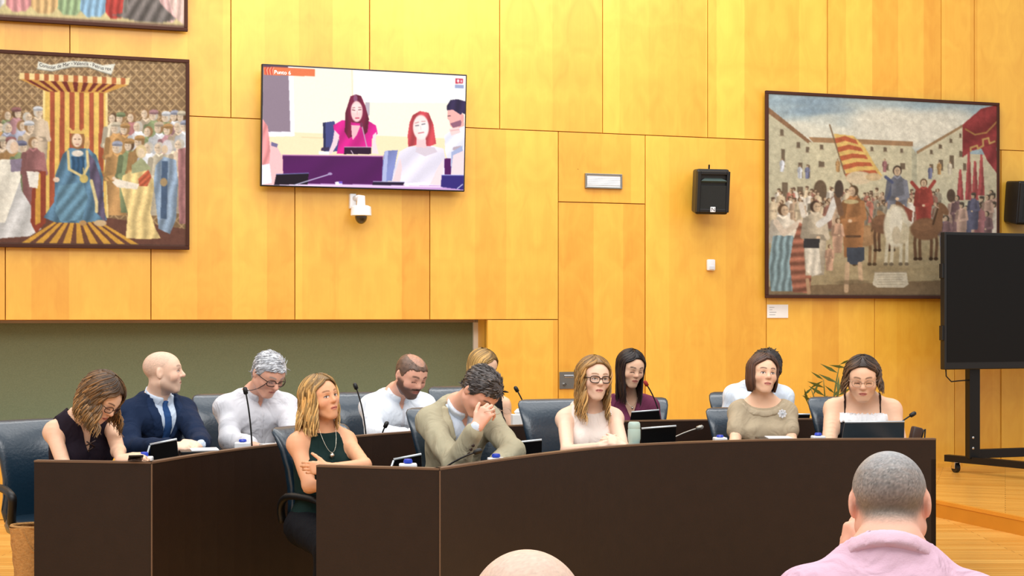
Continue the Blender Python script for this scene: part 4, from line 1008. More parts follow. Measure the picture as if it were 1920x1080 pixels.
# ------------------------------------------------------------------ mobile screen on its trolley, right
zs = 12.75; a = TH; k = zs/FPX
p0 = P(1767, 435, zs); p1 = P(1767, 693, zs); hgt = p0[2]-p1[2]; wid = hgt*1.74
t = empty('mobile_screen', (p0[0], zs, PLAT), a, 'large switched-off black screen on a wheeled black stand at the right edge', 'screen')
zt, zb_ = p0[2]-PLAT, p1[2]-PLAT
MB().box((wid/2, 0, (zt+zb_)/2), (wid, .07, hgt), bev=.008).build('display', M['black'], t)
MB().box((wid/2, -.037, (zt+zb_)/2+.02), (wid-.05, .004, hgt-.09)).build('screen_glass', M['screen_off'], t)
for zz in (.25, .75): MB().box((-.008, .0, zb_+hgt*zz*.9+.05), (.02, .05, .13), bev=.004).build('side_clip', M['black'], t)
cxl = (1826-1767)*k+.10
def col(x):
    o = MB().box((x, .09, (zb_+.35+.14)/2+.0), (.11, .07, zb_+.35-.14), bev=.004).build('column', M['black_metal'], t)
    for zz in (.235, .33): MB().lathe([(.012, 0), (.012, .004), (.006, .008)], (x-.02, .055, zz), 12, Matrix.Rotation(math.pi/2, 3, 'X')).build('bolt', M['chrome'], o)
col(cxl); col(wid-cxl)
for x in (cxl, wid-cxl):
    b = MB(); sk_ = .35
    q0 = Vector((x-.10, .34, .125)); q1 = Vector((x+.17+.1, -.72, .125)); d = (q1-q0).normalized(); n_ = Vector((-d.y, d.x, 0))*.035
    b.add([*(q0-n_+Vector((0, 0, s_*.03)) for s_ in (-1, 1)), *(q0+n_+Vector((0, 0, s_*.03)) for s_ in (-1, 1)), *(q1-n_+Vector((0, 0, s_*.03)) for s_ in (-1, 1)), *(q1+n_+Vector((0, 0, s_*.03)) for s_ in (-1, 1))],
          [(0, 1, 3, 2), (4, 6, 7, 5), (0, 4, 5, 1), (2, 3, 7, 6), (0, 2, 6, 4), (1, 5, 7, 3)])
    ft = b.build('foot_beam', M['black_metal'], t)
    for p in (q0+d*.1, q1-d*.1):
        c_ = MB(); c_.tube([(p.x-.018, p.y, .045), (p.x+.018, p.y, .045)], .045, 18); c_.build('caster_wheel', M['black'], ft)
        c_ = MB(); c_.box((p.x-.026, p.y, .065), (.008, .05, .06), bev=.003); c_.box((p.x+.026, p.y, .065), (.008, .05, .06), bev=.003); c_.box((p.x, p.y, .094), (.06, .05, .008)); c_.build('caster_fork', M['chrome'], ft)
MB().box((wid/2, .1, .18), (wid-2*cxl, .06, .08), bev=.004).build('cross_bar', M['black_metal'], t)
MB().tube([(.055, .03, zb_+.02), (.06, .03, zb_-.06), (.12, .04, zb_-.11), (.2, .05, zb_-.105), (cxl-.03, .07, zb_-.1)], .006, 8).build('cable', M['black'], t, smooth=True)

# ------------------------------------------------------------------ pot plant behind the desks
zp = 11.3; rng = np.random.default_rng(4); base = P(1552, 700, zp)
t = empty('pot_plant', (base[0], zp, 0), 0, 'thin-leaved pot plant seen against the wall left of the curly-haired woman with glasses', 'plant')
MB().lathe([(.12, 0), (.13, .02), (.17, .34), (.18, .36), (.165, .36), (.15, .32)], n=24).build('pot', M['pot'], t, angle=40)
MB().lathe([(.148, .30), (.14, .315), (.001, .32)], n=20).build('soil', M['brown_leather'], t)
for (tx, ty) in ((1525, 728), (1510, 742), (1544, 712), (1570, 722), (1580, 684), (1590, 690), (1535, 748), (1560, 745)):
    e = P(tx, ty, zp)-np.array([base[0], zp, 0]); e[1] += rng.uniform(-.12, .12)
    m_ = np.array([e[0]*.25, e[1]*.3, e[2]*.75]); pts = [np.array([0, 0, .3])*(1-u)**2+2*m_*u*(1-u)+e*u*u for u in np.linspace(0, 1, 10)]
    st = MB().tube(pts, [.006]*8+[.004, .002], 6).build('stem', M['leaf'], t, smooth=True)
    for j in range(4):
        p = pts[6+j] if j < 3 else pts[9]; an = rng.uniform(0, 6.28); d = Vector((math.cos(an), math.sin(an)*.5, rng.uniform(.1, .9))).normalized(); sd = d.cross(Vector((0, 1, .2))).normalized()
        L = rng.uniform(.08, .16); W = L*.085; p = Vector(p); nn = d.cross(sd)*.003
        q = [p, p+d*L*.4+sd*W, p+d*L, p+d*L*.4-sd*W]
        MB().add([*q, *[v+nn for v in q]], [(0, 1, 2, 3), (7, 6, 5, 4), (0, 4, 5, 1), (1, 5, 6, 2), (2, 6, 7, 3), (3, 7, 4, 0)]).build('leaf', M['leaf'], st)

# thin glasses held in the hand of the man in beige
e = P(941, 771, 7.12); t = empty('reading_glasses', e, .4, 'thin metal glasses held in the raised hand of the man in the beige blazer', 'glasses')
b = MB()
for q in (-1, 1): b.tube([(.026*q+.021*math.cos(a), 0, .014*math.sin(a)) for a in np.linspace(0, 2*math.pi, 17)], .0014, 6, cap=False)
b.tube([(-.006, 0, .004), (.006, 0, .004)], .0014, 6); b.build('frame', M['frame_metal'], t, smooth=True)
for q in (-1, 1): MB().lathe([(.019, -.001), (.019, .001)], (.026*q, 0, 0), 16, Matrix.Rotation(math.pi/2, 3, 'X')).build('lens', M['lens'], t)
MB().tube([(-.047, 0, .004), (-.06, .03, .0), (-.07, .06, -.006)], .0014, 6).build('temple', M['frame_metal'], t)
# ------------------------------------------------------------------ people: one continuous surface each, grown from smooth unions of limbs
def axis(lo, hi, coarse, zones=()):
    """grid line positions with finer spacing inside zones"""
    pts = [lo]
    while pts[-1] < hi:
        x = pts[-1]; st = coarse
        for a, b_, s_ in zones:
            if a-coarse <= x <= b_: st = min(st, s_)
        pts.append(x+st)
    return np.array(pts, np.float32)
class Field:
    def __init__(s, xs, ys, zs, base=None):
        s.ax = (xs, ys, zs); s.F = np.full((len(xs), len(ys), len(zs)), 1.0, np.float32) if base is None else base.copy()
    def win(s, lo, hi):
        sl = tuple(slice(max(int(np.searchsorted(a, l))-1, 0), int(np.searchsorted(a, h))+1) for a, l, h in zip(s.ax, lo, hi))
        X = s.ax[0][sl[0]][:, None, None]; Y = s.ax[1][sl[1]][None, :, None]; Z = s.ax[2][sl[2]][None, None, :]
        return sl, X, Y, Z
    def put(s, sl, d, k, op):
        A = s.F[sl]
        if A.size == 0: return
        if op == 'u':
            h = np.maximum(k-np.abs(A-d), 0)/max(k, 1e-6); s.F[sl] = np.minimum(A, d)-h*h*k*.25
        else:
            d = -d; h = np.maximum(k-np.abs(A-d), 0)/max(k, 1e-6); s.F[sl] = np.maximum(A, d)+h*h*k*.25
    def cap(s, a, b, ra, rb, k=.02, op='u', pad=.05):
        a = np.asarray(a, float); b = np.asarray(b, float); r = max(ra, rb)+pad
        sl, X, Y, Z = s.win(np.minimum(a, b)-r, np.maximum(a, b)+r)
        ba = (b-a).astype(np.float32); L = float(ba @ ba)+1e-9
        dx, dy, dz = X-np.float32(a[0]), Y-np.float32(a[1]), Z-np.float32(a[2])
        t = np.clip((dx*ba[0]+dy*ba[1]+dz*ba[2])/L, 0, 1)
        d = np.sqrt((dx-t*ba[0])**2+(dy-t*ba[1])**2+(dz-t*ba[2])**2)-(ra+(rb-ra)*t)
        s.put(sl, d.astype(np.float32), k, op)
    def ell(s, c, r, R=None, k=.02, op='u', pad=.05):
        c = np.asarray(c, float); r = np.asarray(r, float); m = (r.max() if R is not None else r)+pad
        sl, X, Y, Z = s.win(c-m, c+m)
        dx, dy, dz = X-np.float32(c[0]), Y-np.float32(c[1]), Z-np.float32(c[2])
        if R is not None:
            R = R.astype(np.float32)
            dx, dy, dz = (dx*R[0, 0]+dy*R[1, 0]+dz*R[2, 0], dx*R[0, 1]+dy*R[1, 1]+dz*R[2, 1], dx*R[0, 2]+dy*R[1, 2]+dz*R[2, 2])
        q = np.sqrt((dx/r[0])**2+(dy/r[1])**2+(dz/r[2])**2); g = np.sqrt((dx/r[0]**2)**2+(dy/r[1]**2)**2+(dz/r[2]**2)**2)+1e-6
        s.put(sl, (q*(q-1)/g).astype(np.float32), k, op)
    def local(s, O, R):
        X, Y, Z = s.ax[0][:, None, None]-np.float32(O[0]), s.ax[1][None, :, None]-np.float32(O[1]), s.ax[2][None, None, :]-np.float32(O[2])
        R = R.astype(np.float32)
        return [X*R[0, i]+Y*R[1, i]+Z*R[2, i] for i in range(3)]
    def mesh(s):
        """surface nets"""
        F = s.F; xs, ys, zs = s.ax; S_ = F < 0
        c = S_[:-1, :-1, :-1].astype(np.int8)
        for i in (0, 1):
            for j in (0, 1):
                for k in (0, 1):
                    if i+j+k: c = c+S_[i:S_.shape[0]-1+i, j:S_.shape[1]-1+j, k:S_.shape[2]-1+k]
        I, J, K = np.where((c > 0) & (c < 8))
        if len(I) == 0: return np.zeros((0, 3)), np.zeros((0, 4), int)
        idx = np.full(c.shape, -1, np.int32); idx[I, J, K] = np.arange(len(I))
        acc = np.zeros((len(I), 3)); cnt = np.zeros(len(I))
        cor = [(i, j, k) for i in (0, 1) for j in (0, 1) for k in (0, 1)]
        val = {q: F[I+q[0], J+q[1], K+q[2]].astype(float) for q in cor}
        pos = {q: np.stack([xs[I+q[0]], ys[J+q[1]], zs[K+q[2]]], -1).astype(float) for q in cor}
        for a in cor:
            for ax_ in range(3):
                if a[ax_]: continue
                b_ = list(a); b_[ax_] = 1; b_ = tuple(b_)
                va, vb = val[a], val[b_]; m = (va < 0) != (vb < 0)
                t = np.where(m, va/np.where(m, va-vb, 1), 0)[:, None]
                acc += np.where(m[:, None], pos[a]*(1-t)+pos[b_]*t, 0); cnt += m
        V = acc/np.maximum(cnt, 1)[:, None]; Q = []
        for ax_ in range(3):
            A = np.moveaxis(S_, ax_, 0); D = np.moveaxis(idx, ax_, 0)
            e = A[:-1, 1:-1, 1:-1] != A[1:, 1:-1, 1:-1]; fl = A[:-1, 1:-1, 1:-1][e]
            i, j, k = np.where(e); j = j+1; k = k+1
            q = np.stack([D[i, j-1, k-1], D[i, j, k-1], D[i, j, k], D[i, j-1, k]], -1)
            if ax_ == 1: fl = ~fl
            q[~fl] = q[~fl][:, ::-1]; Q.append(q)
        return V, np.concatenate(Q)
def relax(V, Q, n=1, lam=.5):
    for _ in range(n):
        A = np.zeros_like(V); c = np.zeros(len(V))
        for a in range(4):
            b_ = (a+1) % 4
            np.add.at(A, Q[:, a], V[Q[:, b_]]); np.add.at(c, Q[:, a], 1)
            np.add.at(A, Q[:, b_], V[Q[:, a]]); np.add.at(c, Q[:, b_], 1)
        V = V*(1-lam)+lam*A/np.maximum(c, 1)[:, None]
    return V
def nrm(v): v = np.asarray(v, float); return v/(np.linalg.norm(v)+1e-9)
def sm(x, a, b): t = np.clip((x-a)/(b-a), 0, 1); return t*t*(3-2*t)
def head_rot(yaw, pitch, roll=0):
    y, p, r = (math.radians(a) for a in (yaw, pitch, roll))
    f = np.array([math.sin(y)*math.cos(p), -math.cos(y)*math.cos(p), -math.sin(p)])
    u = np.array([math.sin(y)*math.sin(p), -math.cos(y)*math.sin(p), math.cos(p)])
    x = np.cross(f, u); x, u = x*math.cos(r)+u*math.sin(r), u*math.cos(r)-x*math.sin(r)
    return np.stack([x, f, u], 1)            # columns: side, forward, up
def pseudo(X, Y, Z, seed, fr):
    r = np.random.default_rng(seed); o = 0
    for _ in range(5):
        d = r.normal(0, 1, 3); d /= np.linalg.norm(d); o = o+np.sin(X*(d[0]*fr)+Y*(d[1]*fr)+Z*(d[2]*fr)+r.uniform(0, 6))
        fr *= 1.25
    return o/5

def add_head(f, C, R, s, o):
    """head of a seated adult: cranium, jaw, brow, nose, lips, lids, ears"""
    w = o.get('w', 1.0); jaw = o.get('jaw', 1.0)*(.88 if o.get('fem') else 1); nose = o.get('nose', 1.0); fem = o.get('fem', False); ch = o.get('cheek', 1.0)
    T = lambda x, y, z: C+R @ (np.array([x, y, z])*s)
    E = lambda c, r, k=.02, op='u': f.ell(T(*c), np.array(r)*s, R, k*s, op)
    K = lambda a, b, ra, rb, k=.015, op='u': f.cap(T(*a), T(*b), ra*s, rb*s, k*s, op)
    E((0, -.014, .036), (.076*w, .096, .081)); E((0, .02, .035), (.068*w, .07, .062), .03)
    E((0, .022, -.03), (.06*w, .066, .074), .04)
    for q in (-1, 1):
        K((q*.054*w*jaw, .0, -.05), (q*.02*jaw, .06, -.095), .017, .015, .03)
        E((q*.04*w, .056, -.022), (.024*ch, .024, .022), .025)
        K((q*.012, .083, .03), (q*.046*w, .062, .03), .0105 if fem else .012, .01, .014)
    E((0, .066, -.094), (.023*jaw, .019, .016), .022); E((0, .074, -.058), (.03, .017, .026), .02)
    for q in (-1, 1):
        E((q*.031, .094, .009), (.015, .013, .0105), .012, 's')
        E((q*.031, .0735, .008), (.0145, .0125, .0125), .004)
    K((0, .082, .026), (0, .1*nose+.002, -.016), .0075, .0115*nose, .012)
    E((0, .101*nose, -.019), (.0115*nose, .0105, .0095), .008)
    for q in (-1, 1): E((q*.0115*nose, .091, -.022), (.0075*nose, .0095, .0075), .007)
    E((0, .0895, -.0515), (.021, .0075, .0052), .005); E((0, .0885, -.061), (.018, .008, .0062), .005)
    E((0, .0985, -.0562), (.021, .008, .0016), .003, 's')
    if o.get('ears', True):
        for q in (-1, 1):
            Re = R @ np.array(Matrix.Rotation(q*.35, 3, 'Z'))
            f.ell(T(q*.0775*w, -.012, .0), np.array((.0085, .018, .031))*s, Re, .006*s)
            f.ell(T(q*.0865*w, -.004, .004), np.array((.006, .0095, .016))*s, Re, .005*s, 's')

def add_hand(f, W, d, n, t, s, curls=(35, 40, 30), spread=1.0, thumb=(20, 15), k=.004):
    """five-fingered hand: wrist W, direction d, palm normal n, thumb side t; curls in degrees"""
    d, n = nrm(d), nrm(n); n = nrm(n-d*(n @ d)); sd = np.cross(d, n); sd = sd if sd @ np.asarray(t) > 0 else -sd
    tips = []
    base = [(.029, .086, (.043, .026, .021), .0088), (.0095, .091, (.047, .03, .022), .009), (-.0105, .087, (.043, .027, .021), .0086), (-.029, .079, (.034, .021, .018), .0075)]
    for (o, l, _, r) in base: f.cap(W+sd*(o*.55*s), W+(d*l+sd*o*spread)*s, .015*s, .0118*s, .014*s)
    f.cap(W, W+d*.05*s, .021*s, .017*s, .012*s)
    for i, (o, l, ph, r) in enumerate(base):
        p = W+(d*l+sd*o*spread)*s; a = 0
        for j, L in enumerate(ph):
            a += math.radians(curls[j]*(1+.06*(i-1))); dr = d*math.cos(a)+n*math.sin(a)+sd*(o*1.2*(spread-1)+.04*(1.5-i)*.3)
            q = p+nrm(dr)*L*s; f.cap(p, q, (r-.0006*j)*s, (r-.0006*(j+1))*s, k*s); p = q
        tips.append(p)
    p = W+(d*.022+sd*.022)*s; a0, a1 = (math.radians(v) for v in thumb)
    dr = nrm(d*.75+sd*.65+n*.25)
    for j, (L, r) in enumerate(((.04, .0135), (.033, .0108), (.026, .0095))):
        q = p+dr*L*s; f.cap(p, q, r*s, (r-.0012)*s, .008*s if j == 0 else .004*s); p = q
        dr = nrm(dr+d*math.sin(a0)+n*math.sin(a1)*1.2)
    return tips

SKINS = {'light': (240, 194, 162), 'pale': (244, 204, 178), 'tan': (232, 172, 132), 'pink': (236, 178, 152)}
def person(sp):
    """sp: dict with pixel positions and distances; builds the figure and its clothing"""
    s = sp.get('s', 1.0); z = sp['z']; fem = sp.get('fem', False)
    va = math.degrees(math.atan((CX-sp['neck'][0])/FPX)); yaw = math.radians(sp['yaw']+va); fw = np.array([math.sin(yaw), -math.cos(yaw), 0.])
    Nk = P(*sp['neck'], z) if len(sp['neck']) == 2 else P(*sp['neck'])
    side = sp.get('side', 0.0); lean = math.radians(sp.get('lean', 10))
    rgt = np.cross(fw, (0, 0, 1.))
    upv = nrm(fw*math.sin(lean)+np.array([0, 0, 1.])*math.cos(lean)+rgt*side)
    xax = nrm(np.cross(fw, upv)); fwd = np.cross(upv, xax); RT = np.stack([xax, fwd, upv], 1)
    LT = .52*s; Pv = Nk-upv*LT
    B = lambda x, y, zz: Nk+RT @ (np.array([x, y, zz])*s)
    C = P(*sp['head'][:2], sp['head'][2] if len(sp['head']) > 2 else z-.03)
    RH = head_rot(sp['face'][0]+va, *sp['face'][1:]); hs = sp.get('hs', 1.0)*s*(.97 if fem else 1.02)
    ww = sp.get('w', 1.0); sw = (.155 if fem else .176)*sp.get('sw', 1.0)
    shz = sp.get('shz', -.088 if fem else -.098)
    ho = dict(sp.get('ho', {})); ho['fem'] = fem
    root = empty('person', (Pv[0], Pv[1], 0), 0, sp['label'], 'person')
    off = np.array([Pv[0], Pv[1], 0.])
    # arms
    arms = []
    for q, key in ((1, 'armA'), (-1, 'armB')):
        Sx = B(q*sw, sp.get('shy', 0.), shz)
        a = sp.get(key)
        if a is None:
            El = Sx+RT @ (np.array([q*.05, .08, -.26])*s); Wr = El+RT @ (np.array([-q*.12, .2, -.03])*s)
            a = {}
        else:
            El, Wr = P(*a['e']), P(*a['w'])
        arms.append(dict(S=Sx, E=El, W=Wr, q=q, a=a))
    # legs
    flr = 0.0; legs = []
    kn_h = max(Pv[2]-.03, .42)
    for q in (1, -1):
        hip = Pv+RT @ (np.array([q*.09, 0, 0])*s); hz = sp.get('thigh', .4)*s
        kn = np.array([*(hip+fw*hz+rgt*q*.05)[:2], kn_h-.02]); an = np.array([*(kn+fw*sp.get('shin', -.1))[:2], .085])
        legs.append((hip, kn, an, np.array([*(an+fw*.15)[:2], .03])))
    def torso(f, g=0.0, low=True):
        e = lambda c, r, k=.05: f.ell(B(*c), (np.array(r)+g)*s, RT, k*s)
        e((0, -.01, -.2), (.142*ww, .098*sp.get('dp', 1), .18)); e((0, .0, -.36), (.128*ww, .095*sp.get('dp', 1)*sp.get('belly', 1), .16))
        e((0, .0, -.5), (.165*ww, .12, .12)); 
        f.cap(B(-sw*.86, -.008, shz-.004), B(sw*.86, -.008, shz-.004), (.045+g)*s, (.045+g)*s, .05*s)
        for q in (-1, 1): f.cap(B(q*.03, -.014, .01), B(q*.135, -.012, shz+.024), (.038+g)*s, (.026+g)*s, .05*s)
        if fem:
            for q in (-1, 1): e((q*.07, .085, -.2), (.062*sp.get('bust', 1), .055*sp.get('bust', 1), .06), .04)
        else:
            for q in (-1, 1): e((q*.07, .06, -.14), (.075, .045, .06), .05)
    def armp(f, g=0.0, upto=2.0, wr=0.0):
        for A in arms:
            u0, u1 = (.042, .034) if fem else (.047, .038); fa = sp.get('armw', 1.0)
            f.ell(A['S'], np.array([.05*fa+g]*3)*s*(.92 if fem else 1.05), None, .05*s)
            t = min(upto, 1.0); f.cap(A['S'], A['S']+(A['E']-A['S'])*t, (u0*fa+g)*s, (u0+(u1-u0)*t)*fa*s+g*s, .03*s)
            if upto > 1:
                t = upto-1; r0, r1 = ((.034, .024) if fem else (.04, .029)); mid = A['E']+(A['W']-A['E'])*.3
                f.cap(A['E'], A['E']+(A['W']-A['E'])*t, (r0*fa+g)*s, (r0+(r1-r0)*t)*fa*s+g*s, .025*s)
    # ---- body grid
    step = sp.get('step', .0041 if z < 9 else .0048)*hs
    zx = [(C[0]-.11*hs, C[0]+.11*hs, step)]; zy = [(C[1]-.12*hs, C[1]+.12*hs, step)]; zz = [(C[2]-.135*hs, C[2]+.135*hs, step)]
    for A in arms:
        if 'd' in A['a']:
            Hc = A['W']+nrm(A['a']['d'])*.08
            for zl, i in ((zx, 0), (zy, 1), (zz, 2)): zl.append((Hc[i]-.092, Hc[i]+.092, A['a'].get('st', .0068)))
    pts = [C-.16*s, C+.16*s, Pv-.22*s, Pv+.2*s]
    for A in arms: pts += [A['S']-.08, A['S']+.08, A['E']-.08, A['E']+.08, A['W']-.2, A['W']+.2]
    for l in legs: pts += [l[1]-.1, l[1]+.1, l[3]-.08, l[3]+.08]
    lo = np.min(pts, 0); hi = np.max(pts, 0); lo[2] = -.01
    cs = .022*s
    zaxis = np.concatenate([axis(lo[2], Pv[2]-.06, .034), axis(Pv[2]-.06, hi[2], cs, zz)[1:]])
    f = Field(axis(lo[0], hi[0], cs, zx), axis(lo[1], hi[1], cs, zy), np.unique(zaxis))
    torso(f); armp(f)
    for hip, kn, an, toe in legs:
        f.cap(hip, kn, .085*s, .058*s, .05*s); f.cap(kn, an, .056*s, .038*s, .03*s); f.cap(an-np.array([0, 0, .03]), toe, .045*s, .034*s, .02*s)
    nr = (.047 if fem else .058)*sp.get('nw', 1.0)
    f.cap(B(0, -.005, -.03), C+RH @ (np.array([0, -.022, -.05])*hs), (nr+.006)*s, nr*s, .035*s)
    add_head(f, C, RH, hs, ho)
    for A in arms:
        a = A['a']
        if 'd' in a: add_hand(f, A['W'], a['d'], a['n'], a['t'], s*(.92 if fem else 1.0), a.get('c', (35, 40, 30)), a.get('sp', 1.0), a.get('th', (20, 15)))
        else:
            d = nrm(A['W']-A['E']); add_hand(f, A['W'], d, (0, 0, -1), -A['q']*xax+.01, s*(.92 if fem else 1.0))
    V, Q = f.mesh(); V = relax(V, Q, 1, .35)
    # ---- skin colours: lips, brows, eyes, stubble painted by place on the head
    L = (V-C) @ RH/hs; x, y, zl = np.abs(L[:, 0]), L[:, 1], L[:, 2]
    sk = np.array(SKINS[sp.get('skin', 'light')], float); col = np.ones((len(V), 3))*sk
    def mixc(m, c_): 
        nonlocal col; m = np.clip(m, 0, 1)[:, None]; col = col*(1-m)+np.array(c_, float)*m
    head_m = (np.abs(zl) < .14) & (x < .12) & (np.abs(y) < .14)
    mixc(head_m*.16*np.exp(-(((x-.042)/.022)**2+((zl+.025)/.02)**2))*(y > .02), (226, 120, 104))
    mixc(head_m*.15*np.exp(-((x/.014)**2+((zl+.02)/.012)**2))*(y > .08), (222, 120, 104))
    br = np.array(sp.get('browc', (84, 58, 42)), float); down = sp.get('lids', False)
    if 'beard' in sp:
        bc, ba = sp['beard']
        m = (sm(-zl, .03+.0, .05)*(y > -.01)+sm(-zl, .0, .03)*(y < .045)*(y > -.005)*(x > .045))*(1-np.exp(-((x/.026)**2+((zl+.056)/.009)**2)*1.2))
        mixc(head_m*np.clip(m, 0, 1)*ba*(zl > -.125), bc)
        mixc(head_m*ba*((x < .03) & (np.abs(zl+.041) < .0065) & (y > .07)), bc)
    if 'buzz' in sp:
        bc, ba = sp['buzz']
        zmin = np.interp(y, [-.12, -.06, -.01, .02, .05, .1], [-.062, -.055, -.02, .015, .055, .07])
        g = sm(zl, zmin, zmin+.045)*(1-((((y+.01)/.026)**2+(zl/.036)**2) < 1)*sm(x, .07, .074)); g = g*sp.get('buzzk', 1.0); n_ = pseudo(L[:, 0], y, zl, 3, 260)*.1*ba
        mixc(head_m*g*(ba+n_), bc); col *= 1+(head_m*g*ba*.11*np.random.default_rng(7).normal(0, 1, len(V)))[:, None]
        if 'nape' in sp: mixc(head_m*g*np.exp(-((zl+.012)/.022)**2)*(y < .0)*.6, sp['nape'])
        if 'crown' in sp: mixc(head_m*np.exp(-((L[:, 0]/.06)**2+((y+.03)/.06)**2))*(zl > .07)*.5, sp['crown'])  # bluish highlight on top of the head, painted into the hair colour
    mixc(head_m*(((x/.0235)**2+((zl+.056)/.0092)**2) < 1)*(y > .07)*(.62 if fem else .4), sp.get('lip', (190, 92, 84)))
    mixc(head_m*(np.abs(zl+.0562) < .0022)*(x < .02)*(y > .07)*.7, (110, 50, 46))
    arch = .034+.004*np.sin(np.clip((x-.012)/.04, 0, 1)*3.1)
    mixc(head_m*np.exp(-(((zl-arch)/(.0042 if fem else .005))**4))*sm(x, .01, .016)*(1-sm(x, .044, .054))*(y > .04)*sp.get('browa', .75), br)
    ex = (x-.031)/.0142; ez = (zl-.0078)/.0062
    mixc(head_m*((ex**2+(ez*.75)**2) < 1.5)*(y > .05)*.22, (150, 90, 74))
    if down:
        mixc(head_m*(np.abs(zl-.0035+.003*ex**2) < .0028)*(np.abs(ex) < 1)*(y > .05)*.85, (58, 36, 30))
    else:
        mixc(head_m*((ex**2+ez**2) < .85)*(y > .05), (236, 228, 222))
        gx = (L[:, 0]*1.0); gaze = sp.get('gaze', 0)
        ir = (((np.abs(gx)-.031-gaze*np.sign(gx))/.0058)**2+((zl-.0085)/.006)**2) < 1
        mixc(head_m*ir*(y > .05), sp.get('eye', (70, 46, 32)))
        mixc(head_m*(np.abs(zl-.0134+.0045*ex**2) < .0022)*(np.abs(ex) < 1.1)*(y > .05)*.85, (50, 34, 28))
    for hip, kn, an, toe in legs: pass
    me = fast_mesh('body', V-off, Q, lin(np.clip(col, 0, 255)))
    body = mesh_obj('body', me, M['skin'], root, True)
    # ---- clothing: shells around the same torso and sleeves, cut at neckline, cuffs and hem
    gs = sp.get('gstep', .0105)*s
    pts = [Nk+.14, Nk-.1, Pv-.25*s, Pv+.2*s]
    for A in arms: pts += [A['S']-.12, A['S']+.12, A['E']-.1, A['E']+.1, A['W']-.09, A['W']+.09]
    lo = np.min(pts, 0); hi = np.max(pts, 0); lo[2] = max(lo[2], Pv[2]-.1*s)
    gx = [axis(a, b_, gs) for a, b_ in zip(lo, hi)]
    cache = {}
    def garment(g):
        key = (round(g['g'], 4), g.get('sl', 0), g.get('wr', 0), g.get('seed', 1))
        if g.get('neck'): key = key+('neck',)
        if key not in cache and g.get('neck'):
            f = Field(*gx); nb = B(0, -.008, -.035); ne = C+RH @ (np.array([0, -.022, -.05])*hs); md = nb+(ne-nb)*.8
            f.cap(nb, md, (nr+.02+g['g'])*s, (nr+.003+g['g'])*s, .01)
            lx, ly, lz = f.local(Nk, RT); cache[key] = (f, lx/s, ly/s, lz/s)
        if key not in cache:
            f = Field(*gx); torso(f, g['g'])
            f.cap(B(0, -.008, -.03), B(0, -.004, .03), (nr+.006+g['g'])*s, (nr+.004+g['g'])*s, .03*s)
            fa = Field(*gx)
            if g.get('sl', 0) > 0: armp(fa, g['g']*g.get('slk', 1.0), g['sl'])
            lx, ly, lz = f.local(Nk, RT)
            if g.get('wr', 0):
                X, Y, Z = f.ax[0][:, None, None], f.ax[1][None, :, None], f.ax[2][None, None, :]
                q_ = pseudo(X, Y, Z*.8, g.get('seed', 1), 24/s); q_ = (1.1-2.4*np.abs(q_)+.5*pseudo(X, Y, Z, g.get('seed', 1)+50, 60/s)).astype(np.float32)
                q_ = q_*np.float32(-g['wr']*s)*sm(-lz, .0, .1).astype(np.float32); f.F = f.F+q_; fa.F = fa.F+q_
            cache[key] = (f, lx/s, ly/s, lz/s, fa)
        ent = cache[key]; f0, lx, ly, lz = ent[:4]; F = f0.F
        F = np.maximum(F, np.float32(s)*(-lz-g.get('hem', .56)))
        for cut in g['cut']: F = np.maximum(F, np.float32(s)*cut(lx, ly, lz).astype(np.float32))
        if g.get('sl', 0) > 0:
            A_ = ent[4].F
            if 'acut' in g: A_ = np.maximum(A_, np.float32(s)*g['acut'](lx, ly, lz).astype(np.float32))
            k_ = np.float32(.03*s); h_ = np.maximum(k_-np.abs(F-A_), 0)/k_; F = np.minimum(F, A_)-h_*h_*k_*.25
        f = Field(*gx, base=F.astype(np.float32)); V, Q = f.mesh()
        if len(V) == 0: return
        V = relax(V, Q, 1, .3)
        c_ = np.ones((len(V), 3))*np.array(g['col'], float)
        if 'paint' in g:
            l = (V-Nk) @ RT/s; c_ = g['paint'](l, c_)
        o = mesh_obj(g['n'], fast_mesh(g['n'], V-off, Q, lin(np.clip(c_, 0, 255))), g.get('m', M['cloth']), root, True)
        if 'label' in g: o['label'] = g['label']
        return o
    for g in sp['wear']: garment(g)
    # trousers or skirt and shoes (below the desks)
    f = Field(axis(min(l[i] for lg in legs for l in [np.array(lg[k])[0:1] for k in range(4)] for i in [0])-.13, max(np.array(lg[k])[0] for lg in legs for k in range(4))+.13, .03),
              axis(min(np.array(lg[k])[1] for lg in legs for k in range(4))-.15, max(np.array(lg[k])[1] for lg in legs for k in range(4))+.13, .03), axis(-.02, Pv[2]+.14, .03))
    for hip, kn, an, toe in legs: f.cap(hip, kn, .1*s, .074*s, .05*s); f.cap(kn, an, .072*s, .058*s, .03*s)
    f.ell(Pv, np.array((.185*ww, .14, .12))*s, RT, .05)
    V, Q = f.mesh(); o = mesh_obj('trousers', fast_mesh('trousers', V-off, Q, lin(np.array(sp.get('leg', (40, 42, 52))))), M['cloth'], root, True)
    f = Field(f.ax[0], f.ax[1], axis(-.02, .16, .02)); ys = min(np.array(lg[k])[1] for lg in legs for k in (2, 3))-.1
    for hip, kn, an, toe in legs: f.cap(an-np.array([0, 0, .02]), toe, .058*s, .045*s, .02*s)
    f.F = np.maximum(f.F, -f.ax[2][None, None, :]+.002)
    V, Q = f.mesh()
    if len(V): mesh_obj('shoes', fast_mesh('shoes', V-off, Q, lin(np.array((30, 26, 24)))), M['cloth'], root, True)
    ctx = dict(C=C, R=RH, hs=hs, Nk=Nk, RT=RT, s=s, off=off, root=root, arms=arms, sw=sw, shz=shz, B=B, sp=sp)
    for h_ in sp.get('hair', []): h_[0](ctx, **h_[1])
    for e_ in sp.get('extra', []): e_[0](ctx, **e_[1])
    return ctx

